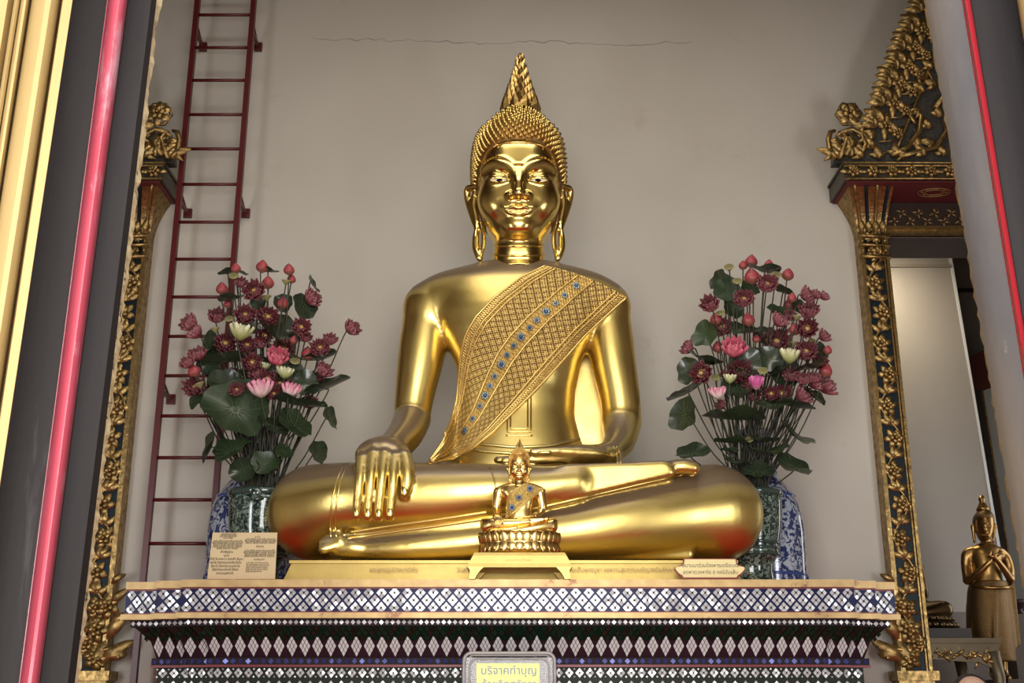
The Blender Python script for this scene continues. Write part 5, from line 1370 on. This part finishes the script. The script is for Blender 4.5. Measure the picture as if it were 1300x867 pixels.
def rrect(x0,x1,z0,z1,Rr,n=5):
    pts = []
    for cx, cz, a0 in ((x1-Rr,z1-Rr,0),(x0+Rr,z1-Rr,PI/2)):
        for i in range(n+1): a = a0+PI/2*i/n; pts.append((cx+Rr*math.cos(a), cz+Rr*math.sin(a)))
    return [(x1,z0)]+pts+[(x0,z0)]
for dd, rad in ((0,.008),(.026,.0045)):
    pts = rrect(dxa+dd, dxb-dd, .95, dzt-dd, R_); fr2.tube([(x,Yd-.004,z) for x, z in pts], rad, 6)
    if dd == 0: fr2.tube([(x,Yd+.386,z) for x, z in pts], rad, 6)
fr2.build('frame', ACE, db2)
g = MB(); g.box((dxa-.03,Yd-.03,0),(dxb+.03,Yd+.41,.95)); g.build('box_stand', DARKW, db2, False)
xa_, xb_, za_ = Xat(605,841,Yd), Xat(685,841,Yd), float(P(646,842,Yd)[2])
g = MB(); g.box((xa_,Yd-.012,1.35),(xb_,Yd-.008,za_)); nt_ = g.build('notice', mat('yellow_notice', (.80,.72,.22), 0, .5, var=(.62,.68,.28), vscale=5), db2, False)
BLI = mat('blue_print', (.12,.22,.34), 0, .5)
p = P(646,856,Yd); text_mesh('บริจาคทำบุญ', .050, BLI, db2, (p[0],Yd-.014,p[2]), RX, 'notice_lettering', .0008, 1.0)
p = P(646,873,Yd); text_mesh('ด้วยจิตศรัทธา', .046, BLI, db2, (p[0],Yd-.014,p[2]), RX, 'notice_lettering', .0008, 1.0)

# ================= door jambs in front =================
def jamb(name, prof, mats, label=None, cat=None):
    # prof: list of (x at top y=0, x at bottom y=867, Y, mat index); lofted along its length
    g = MB(); ys = (-420, 0, 300, 600, 867, 1400); n = len(prof); vs = []
    for y in ys:
        for xt, xb, Y, *_ in prof:
            vs.append(P(xt+(xb-xt)*y/867, y, Y))
    fs = []; mi = []
    for i in range(len(ys)-1):
        for k in range(n-1): fs.append((i*n+k, i*n+k+1, (i+1)*n+k+1, (i+1)*n+k)); mi.append(prof[k+1][3])
    o = mk(name, vs, fs, mats, None, True, mi); smooth_angle(o, 35); o['kind'] = 'structure'; return o
GJ = mat('sunlit_gilding', (.37,.255,.10), .25, .6, var=(.25,.16,.055), vscale=5, vamt=.5, stretch=(1,1,.25), bump=.25, bscale=30, patches=((.22,.13,.05), .62, .70, 14))
BJ = mat('worn_black_paint', (.010,.0075,.007), 0, .6, var=(.024,.021,.021), vscale=7, stretch=(1,1,.10), vamt=.9, bump=.12, bscale=50, patches=((.07,.068,.072), .60, .76, 6), spec=.12)
RJ = mat('worn_red_bead', (.27,.014,.028), 0, .38, var=(.36,.11,.15), vscale=3, stretch=(1,1,.3), coat=.15, patches=((.46,.32,.36), .52, .68, 4))
GY = mat('weathered_black_paint_sheen', (.24,.205,.17), 0, .45, var=(.10,.115,.15), vscale=3.2, stretch=(1,1,.5), vamt=.8, bump=.2, bscale=25, patches=((.50,.44,.38), .66, .74, 9))  # daylight reflected in the shiny black paint is put into this grey-tan colour
RJ2 = mat('worn_red_line', (.28,.012,.02), 0, .4)
Yj = 2.1
def arc(xt0, xb0, xt1, xb1, Y, bulge, mi, n=8):
    return [(xt0+(xt1-xt0)*(1-math.cos(PI*i/n))/2, xb0+(xb1-xb0)*(1-math.cos(PI*i/n))/2, Y-bulge*math.sin(PI*i/n), mi) for i in range(n+1)]
prof = [(-620,-800,Yj,0),(10,-126,Yj,0),(18,-118,Yj+.03,0)]+arc(18,-118,26,-109,Yj+.0,.02,0,4)+arc(27,-108,37,-97,Yj-.01,.02,0,5)+[(39,-95,Yj+.02,0)]+arc(40,-94,76,-56,Yj,.05,0,8)+[(78,-54,Yj+.02,0),(80,-50,Yj-.03,0),(92,-38,Yj-.03,0),(92.5,-37,Yj+.06,0),(93,-36,Yj+.06,1),(136,24,Yj+.10,1)]+arc(137,25,162,50,Yj+.10,.05,2,9)+[(163,51,Yj+.12,1),(192,86,Yj+.14,1),(199,95,Yj+.17,1)]
prof[0] = (-620,-800,Yj,0)
jl = jamb('trim_4', prof, [GJ, BJ, RJ])
# ragged gilt edge
g = MB(); rj = random.Random(2); L_ = []
for i in range(140):
    y = -120+i*8; x = 199+(95-199)*y/867+1; w_ = rj.uniform(2,6.5); a = P(x-1,y,Yj+.17); b = P(x+w_,y,Yj+.20); c = P(x+w_*.6,y,Yj+.35); L_.append((a,b,c))
vs = [q for t in L_ for q in t]; fs = []
for i in range(len(L_)-1):
    for k in range(2): fs.append((i*3+k,i*3+k+1,(i+1)*3+k+1,(i+1)*3+k))
o = mk('trim_5', vs, fs, mat('ragged_gilding', (.72,.60,.36), .3, .5, var=(.25,.14,.06), vscale=40, vamt=.8, patches=((.05,.04,.03), .58, .62, 30)), None, False); o['kind'] = 'structure'
# outer reveal behind the left jamb
o = mk('trim_6', [P(203,-420,Yj+.3)+np.array([dx,0,0]) for dx in (0,)]+[P(199+(95-199)*1400/867+4,1400,Yj+.3),P(199+(95-199)*1400/867-4,1400,2.7),P(203+45,-420,2.7)], [(0,1,2,3)], BJ, None, False); o['kind'] = 'structure'
prof = [(1177,1324,Yj+.42,0),(1175,1322,Yj+.36,0),(1190,1337,Yj+.20,0),(1221,1363,Yj+.12,0),(1222,1364,Yj+.12,1)]+arc(1223,1365,1232,1374,Yj+.10,.03,1,6)+[(1233,1375,Yj+.12,2),(1290,1436,Yj+.10,2),(1291,1437,Yj+.02,2)]+arc(1292,1438,1340,1490,Yj,.05,3,6)+[(1900,2080,Yj,3)]
jamb('trim_7', prof, [GY, RJ2, BJ, GJ])
g = MB(); L_ = []
for i in range(140):
    y = -120+i*8; x = 1175+(1322-1175)*y/867; w_ = rj.uniform(0,3.5); L_ += [P(x-w_,y,Yj+.40), P(x+1,y,Yj+.37)]
o = mk('trim_8', L_, [(i*2,i*2+1,i*2+3,i*2+2) for i in range(139)], mat('flaked_gilt', (.45,.30,.12), .5, .5, var=(.04,.03,.02), vscale=30, vamt=.9), None, False); o['kind'] = 'structure'

# ================= statues in the side room =================
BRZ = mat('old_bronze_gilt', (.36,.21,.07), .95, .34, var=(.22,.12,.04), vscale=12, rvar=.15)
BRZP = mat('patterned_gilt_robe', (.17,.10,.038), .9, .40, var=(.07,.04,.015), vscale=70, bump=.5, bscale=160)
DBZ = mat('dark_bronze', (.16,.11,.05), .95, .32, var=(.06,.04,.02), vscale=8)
Ys = 9.2
sb = empty('standing_buddha_statue', P(1263,862,Ys), 'slender gilded standing Buddha statue with hands crossed on its chest in the side room', 'statue')
lo3 = P(1205,885,Ys); hi3 = P(1315,618,Ys)
T_ = Field((lo3[0],Ys-.45,lo3[2]), (hi3[0]+.1,Ys+.35,hi3[2]+.05), .0085)
def srow(py, x0, x1, bf, bb, Y=Ys): 
    a = P(x0,py,Y); b = P(x1,py,Y); return (a[2],(a[0]+b[0])/2,Y,(b[0]-a[0])/2,bf,bb)
T_.loft([srow(690,1242,1259,.06,.06),srow(696,1231,1270,.09,.09),srow(703,1229,1273,.11,.10),srow(715,1232,1270,.12,.10),srow(730,1234,1269,.11,.10),srow(744,1231,1273,.12,.11),srow(760,1229,1276,.13,.12)], k=0)
def sch(L, k=.02, fld=None): (fld or T_).chain([P(x,y,Y) for x,y,Y,r in L], [r*S(Ys,py=740) for x,y,Y,r in L], k=k)
sch([(1233,700,Ys,6.2),(1227,705,Ys,6.4),(1226,720,Ys,5.6),(1228,736,Ys-.03,5.2)], .03)
sch([(1228,737,Ys-.03,5.2),(1241,728,Ys-.13,4.5),(1254,716,Ys-.19,3.6),(1261,709,Ys-.20,3.4)], .012)
sch([(1270,701,Ys,6.2),(1277,708,Ys,6.0),(1282,722,Ys,5.4),(1283,734,Ys-.03,5)], .03)
sch([(1283,735,Ys-.03,5),(1275,723,Ys-.12,4.3),(1267,712,Ys-.20,3.4)], .012)
for i in range(4):
    sch([(1260,709,Ys-.21,2.4),(1266+i*1.5,703-i*.2,Ys-.23,1.8),(1270+i*1.6,697+i*2.2,Ys-.215,1.3)], .004)
    sch([(1267,712,Ys-.23,2.4),(1262-i*1.0,706,Ys-.25,1.8),(1259-i*2.0,700+i*2.2,Ys-.225,1.3)], .004)
# neck, head
T_.loft([srow(684,1247,1257,.05,.05),srow(694,1245,1259,.055,.055)], k=.02)
T_.loft([srow(652,1240,1258,.07,.08),srow(660,1238,1260.5,.095,.09),srow(670,1238,1260.5,.10,.09),srow(679,1240.5,1258.5,.095,.07),srow(686,1244,1255,.075,.05),srow(689,1247,1252,.05,.03)], k=.006)
nb = P(1250,672,Ys-.10); T_.cone(P(1250,666,Ys-.095), nb, .008, .016, k=.01); T_.cone(P(1246,679,Ys-.088), P(1254,679,Ys-.088), .008, .008, k=.006)
for s_ in (-1,1): T_.ell(P(1250+s_*5.5,668,Ys-.11), (.028,.02,.012), k=.01, cut=True)
# feet and ankles
for x in (1259,1275):
    sch([(x,832,Ys,4.6),(x,800,Ys,5),(x,758,Ys,6)], .02)
    sch([(x,828,Ys,4.6),(x+.5,845,Ys,3.4),(x+1.5,855,Ys,3.6)], .02); sch([(x+1.5,857,Ys+.02,3.6),(x+4,860,Ys-.15,3.8),(x+6,861,Ys-.24,3.0)], .02)
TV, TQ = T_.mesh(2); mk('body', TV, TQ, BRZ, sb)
R3 = Field((lo3[0]-.05,Ys-.45,lo3[2]), (hi3[0]+.2,Ys+.35,hi3[2]), .0085)
R3.loft([srow(738,1232,1277,.13,.12),srow(750,1229,1279,.15,.13),srow(770,1228,1281,.16,.14),srow(800,1230,1285,.165,.14),srow(825,1238,1287,.165,.14),srow(840,1246,1288,.16,.13)], k=0)
sch([(1262,745,Ys-.13,2.0),(1263,790,Ys-.16,2.2),(1264,838,Ys-.16,2.4)], .02, R3); sch([(1279,790,Ys-.11,2.2),(1281,836,Ys-.12,2.6)], .02, R3)
R3.poly([(float(P(x,y,Ys)[0]),float(P(x,y,Ys)[2])) for x,y in ((1283,735),(1287,748),(1291,790),(1294,820),(1287,824),(1280,824),(1278,745))], Ys-.06, Ys+.0, rnd=.02, k=.03)
R3.poly([(float(P(x,y,Ys)[0]),float(P(x,y,Ys)[2])) for x,y in ((1231,770),(1229,800),(1240,835),(1248,838),(1252,770))], Ys-.04, Ys+.04, rnd=.02, k=.03)
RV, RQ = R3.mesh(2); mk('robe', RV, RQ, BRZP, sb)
g = MB(); zb1 = P(1262,746,Ys)[2]; g.tube([(P(1231,744,Ys)[0],Ys-.06,zb1),(P(1242,745,Ys)[0],Ys-.145,zb1-.012),(P(1255,746,Ys)[0],Ys-.165,zb1-.016),(P(1268,746,Ys)[0],Ys-.15,zb1-.012),(P(1279,744,Ys)[0],Ys-.06,zb1)], .014, 6); g.build('belt', BRZ, sb)
Hh_ = Field((P(1232,650,Ys)[0],Ys-.2,P(1250,690,Ys)[2]), (P(1268,650,Ys)[0],Ys+.2,P(1250,622,Ys)[2]), .007)
Hh_.loft([srow(646.5,1244,1252,.035,.04),srow(650,1240,1257,.07,.08),srow(656,1236.5,1261,.095,.11),srow(664,1235.5,1262,.08,.115),srow(675,1236,1261,.03,.10)], k=0)
wq = [P(x,y,Ys-.1) for x,y in ((1238.5,690),(1238.5,664),(1242,658),(1249,656),(1256,658),(1259.5,664),(1259.5,690))]; Hh_.poly([(q[0],q[2]) for q in wq], Ys-.4, Ys-.03, rnd=.004, k=.006, cut=True)
HV_, HQ_ = Hh_.mesh(1); mk('hair', HV_, HQ_, BRZP, sb)
g = MB(); p0 = P(1248,648,Ys); p1 = P(1246.5,628.5,Ys); hgt = p1[2]-p0[2]
g.lathe([(.055,0),(.048,.02),(.03,.05),(.02,.07),(.026,.09),(.016,.12),(.009,hgt*.8),(.002,hgt)], (p0[0],Ys,p0[2]), 12); g.build('flame_finial', BRZ, sb)
for s_ in (-1,1):
    g = MB(); x = 1249+s_*12.8; g.tube([P(x,665,Ys-.01),P(x+s_*1.5,668,Ys),P(x+s_*.5,676,Ys),P(x-s_*.5,683,Ys),P(x-s_*.8,689,Ys-.01)], [.012,.017,.013,.012,.008], 8); g.build('ear', BRZ, sb)
# its platform
zpf = float(P(1263,863,Ys)[2]); PLM = mat('platform_dark', (.06,.045,.035), 0, .5, var=(.11,.08,.05), vscale=5)
g = MB(); g.box((P(1252,870,Ys)[0],Ys-.42,0),(P(1330,870,Ys)[0],Ys+.6,zpf)); o = g.build('display_platform', PLM, None, False); tag(o, 'low dark platform carrying the standing Buddha statue at the lower right', 'platform')
# seated bronze Buddha on its pedestal, mostly behind the door frame
Yb = 8.95
kb = 112*S(Yb, py=780)/(628*S(6.75, py=650)); zb_s = float(P(1152,785,Yb)[2])
s2 = empty('seated_bronze_buddha', (P(1152,785,Yb)[0], Yb, zb_s), 'dark bronze seated Buddha partly hidden behind the right carved door frame', 'statue')
M2 = Matrix.Translation((float(P(1152,785,Yb)[0]), Yb, zb_s)) @ Matrix.Scale(kb, 4) @ Matrix.Translation((-xbig, -6.95, -zbig0))
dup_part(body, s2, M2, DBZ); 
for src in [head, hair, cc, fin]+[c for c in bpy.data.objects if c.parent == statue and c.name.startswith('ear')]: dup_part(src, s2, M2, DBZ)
sbx = S(Yb, py=790); zz = lambda py: float(P(1150,py,Yb)[2]); xb0 = float(P(1152,790,Yb)[0])
for j, (y0, y1, w_) in enumerate([(784,790,55),(791,799,60)]):
    g = MB(); g.lathe([(w_*sbx*.95,zz(y1)),(w_*sbx,zz((y0+y1)/2)),(w_*sbx*.95,zz(y0))], (xb0,Yb,0), 36, sy=.7)
    for k in range(36):
        a = 2*PI*k/36; g.sphere((xb0+w_*sbx*math.cos(a),Yb+w_*sbx*.7*math.sin(a),(zz(y0)+zz(y1))/2), 1, 6, sc=(.03,.03,abs(zz(y0)-zz(y1))*.5))
    g.build('lotus_petals', DBZ, s2)
g = MB(); g.box((xb0-62*sbx,Yb-.28,zz(813)),(xb0+62*sbx,Yb+.28,zz(800))); g.build('base_block', DARKW, s2, False)
pt = empty('altar_table', (xb0, Yb, 0), 'dull gold carved altar table under the seated bronze Buddha behind the door frame', 'table')
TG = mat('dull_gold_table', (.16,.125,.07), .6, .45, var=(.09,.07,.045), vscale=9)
za, xL, xR = zz(813), xb0-92*sbx, xb0+90*sbx
g = MB(); g.box((xL,Yb-.38,zz(819)),(xR,Yb+.38,za)); g.box((xL+.02,Yb-.36,zz(829)),(xR-.02,Yb+.36,zz(819))); g.build('table_top', TG, pt, False)
ap = MB(); xr_ = [(xL+.03,zz(829)),(xR-.03,zz(829)),(xR-.03,zz(851)),(xR-.08,zz(849)),(xR-.16,zz(843)),(xb0,zz(838)),(xL+.16,zz(843)),(xL+.08,zz(849)),(xL+.03,zz(851))]
ap.prism(xr_, Yb-.35, Yb-.33); apo = ap.build('apron', TG, pt, False)
cv = MB(); rc = random.Random(4)
for k in range(60):
    x = rc.uniform(xL+.05,xR-.05); u = abs(x-xb0)/(xR-xb0); z = rc.uniform(zz(838+11*u**2), zz(831)); leafball(cv, x, Yb-.352, z, .06, .015, rc.uniform(0,6), .02, .5)
cv.build('apron_carving', OLDG, apo)
for sx in (-1, 1):
    for sy in (-1, 1):
        g = MB(); xx = xb0+sx*(90*sbx-.05); g.tube([(xx,Yb+sy*.33,zz(829)),(xx+sx*.02,Yb+sy*.34,zz(860)),(xx-sx*.01,Yb+sy*.33,.3),(xx+sx*.02,Yb+sy*.34,0)], [.05,.045,.035,.05], 8); g.build('leg', TG, pt)
# dark offering bowl on a stand at the right edge
bo = empty('offering_bowl', (P(1296,780,9.9)[0], 9.9, P(1296,780,9.9)[2]), 'dark footed offering bowl at the right edge behind the standing Buddha', 'bowl')
g = MB(); s_ = S(9.9, py=770); c_ = (float(P(1296,780,9.9)[0]), 9.9, float(P(1296,781,9.9)[2])); g.lathe([(8*s_,0),(8*s_,2*s_),(3*s_,5*s_),(4*s_,9*s_),(10*s_,14*s_),(12*s_,19*s_),(10*s_,19*s_),(3*s_,10*s_)], c_, 24); g.build('bowl_body', mat('dark_lacquer',(.035,.02,.03),0,.3), bo)
g = MB(); g.box((c_[0]-.15,9.75,0),(c_[0]+.3,10.05,c_[2])); o = g.build('side_pedestal', PLM, None, False); tag(o, 'plain dark pedestal under the offering bowl at the right edge', 'pedestal')

# ================= visitor whose head just enters the frame =================
Yv = 4.6; vx = float(P(1231,860,Yv)[0]); vz = float(P(1231,857,Yv)[2]); Hv = vz; u_ = Hv/7.5
vis = empty('person', (vx, Yv, 0), 'person standing in the hall, only the crown of the head showing at the bottom edge', 'person')
SK = mat('skin', (.55,.33,.24), 0, .5); SH = mat('grey_shirt', (.25,.27,.30), 0, .8, var=(.2,.21,.24), vscale=8); TR = mat('dark_trousers', (.04,.045,.06), 0, .8); HRM = mat('black_hair', (.015,.012,.012), 0, .5)
Q = Field((vx-.45,Yv-.4,-.02), (vx+.45,Yv+.4,Hv+.03), .013)
def vch(L, k=.03): Q.chain([(vx+x*u_, Yv+y*u_, z*u_) for x,y,z,r in L], [r*u_ for x,y,z,r in L], k=k)
Q.ell((vx,Yv,Hv-.52*u_), (.36*u_,.44*u_,.52*u_), k=0); Q.ell((vx,Yv-.12*u_,Hv-.72*u_), (.28*u_,.33*u_,.30*u_), k=.03)
Q.cone((vx,Yv-.42*u_,Hv-.5*u_), (vx,Yv-.5*u_,Hv-.66*u_), .03*u_, .075*u_, k=.01)
vch([(0,0,6.6,.24),(0,0,6.1,.26)]); Q.ell((vx,Yv,5.35*u_), (.78*u_,.42*u_,.95*u_), k=.06); Q.ell((vx,Yv,4.2*u_), (.66*u_,.42*u_,.7*u_), k=.08)
for s_ in (-1,1):
    vch([(s_*.72,0,5.95,.27),(s_*.95,0,5.0,.22),(s_*1.0,-.05,4.35,.19),(s_*1.0,-.2,3.55,.14)], .04)
    for f_ in range(4): vch([(s_*1.0,-.2+(.09*f_-.13),3.45,.07),(s_*1.0,-.24+(.10*f_-.15),3.1,.055),(s_*.97,-.26+(.10*f_-.15),2.85-.04*abs(f_-1.5),.045)], .01)
    vch([(s_*.96,-.35,3.4,.06),(s_*.92,-.46,3.12,.05)], .01)
    vch([(s_*.36,0,3.9,.40),(s_*.36,0,2.1,.26),(s_*.36,.05,1.4,.24),(s_*.36,.05,.35,.14)], .05); vch([(s_*.36,.12,.15,.14),(s_*.40,-.55,.11,.12)], .03)
    Q.ell((vx+s_*.37*u_,Yv,Hv-.55*u_), (.05*u_,.09*u_,.14*u_), k=.01)
QV, QQ = Q.mesh(2); cz_ = QV[QQ[:,0]][:,2]; cx__ = np.abs(QV[QQ[:,0]][:,0]-vx)
mi = np.where(cz_ < .28*u_, 2, np.where(cz_ < 3.9*u_, np.where(cx__ > .80*u_, 0, 2), np.where(cz_ < 6.35*u_, np.where((cx__ > .8*u_) & (cz_ < 4.6*u_), 0, 1), 0)))
mk('body', QV, QQ, [SK, SH, TR], vis, True, mi)
HR = Field((vx-.2,Yv-.2,Hv-.35), (vx+.2,Yv+.25,Hv+.06), .008); HR.ell((vx+.02*u_,Yv+.07*u_,Hv-.50*u_), (.40*u_,.46*u_,.53*u_), k=0); HR.poly([(vx-.32*u_,Hv-1.2*u_),(vx-.30*u_,Hv-.02),(vx+.10*u_,Hv-.0),(vx+.30*u_,Hv-.2*u_),(vx+.32*u_,Hv-1.2*u_)], Yv-.3, Yv-.02, rnd=.01, k=.01, cut=True)
a_, b_ = HR.mesh(1); mk('hair', a_, b_, HRM, vis)
for s_ in (-1,1):
    g = MB(); g.sphere((vx+s_*.14*u_,Yv-.385*u_,Hv-.52*u_),.035*u_,8,sc=(1.3,.6,.7)); g.build('eye', EYEW, vis)
g = MB(); g.tube([(vx-.12*u_,Yv-.425*u_,Hv-.80*u_),(vx,Yv-.45*u_,Hv-.81*u_),(vx+.12*u_,Yv-.425*u_,Hv-.80*u_)], .02*u_, 6); g.build('mouth', mat('lips',(.4,.16,.13),0,.5), vis)

# ================= light =================
def area(name, loc, tgt, sx, sy, e, col=(1,1,1)):
    l = bpy.data.lights.new(name,'AREA'); l.shape='RECTANGLE'; l.size=sx; l.size_y=sy; l.energy=e; l.color=col
    o = bpy.data.objects.new(name, l); COL.objects.link(o); o.location=loc
    o.rotation_euler = (Vector(tgt)-Vector(loc)).to_track_quat('-Z','Y').to_euler(); return o
area('daylight_door', (0,-2.2,2.7), (0,6,2.2), 6, 4.6, 900, (1,.98,.95))
area('daylight_window_left', (-3.75,2.2,1.95), (-2.6,7,2.2), 1.0, 2.4, 95, (.95,.97,1))
area('daylight_window_right', (3.75,2.2,1.95), (2.6,7,2.2), 1.0, 2.4, 95, (.95,.97,1))
area('hall_fill', (0,4.6,7.2), (0,5.4,0), 3.5, 1.6, 100, (1,.93,.82))  # overhead fill added to brighten the hall, stands for no fixture
area('side_room_lamp', (3.35,10.2,5.6), (3.6,10.8,3.6), .4, .4, 34, (1,.85,.6))
area('side_room_daylight', (5.6,9.0,2.6), (3.2,9.4,2.0), 1.4, 2.2, 30, (.95,.97,1))
W = bpy.data.worlds.new('world'); bpy.context.scene.world = W; W.use_nodes = True
W.node_tree.nodes['Background'].inputs[0].default_value = (.95,.97,1,1); W.node_tree.nodes['Background'].inputs[1].default_value = .9
# ================= camera =================
cam = bpy.data.cameras.new('camera'); co = bpy.data.objects.new('camera', cam); COL.objects.link(co)
co.location = (0, 0, CZ); co.rotation_euler = (PI/2+PITCH, 0, 0)
cam.sensor_width = 36; cam.lens = 36*F/1300; cam.clip_start = .05; cam.clip_end = 200
bpy.context.scene.camera = co
sc_ = bpy.context.scene
sc_.view_settings.view_transform = 'Standard'; sc_.view_settings.look = 'None'; sc_.view_settings.exposure = 0
sc_.cycles.use_denoising = True
sc_.cycles.max_bounces = 8; sc_.cycles.sample_clamp_indirect = 6
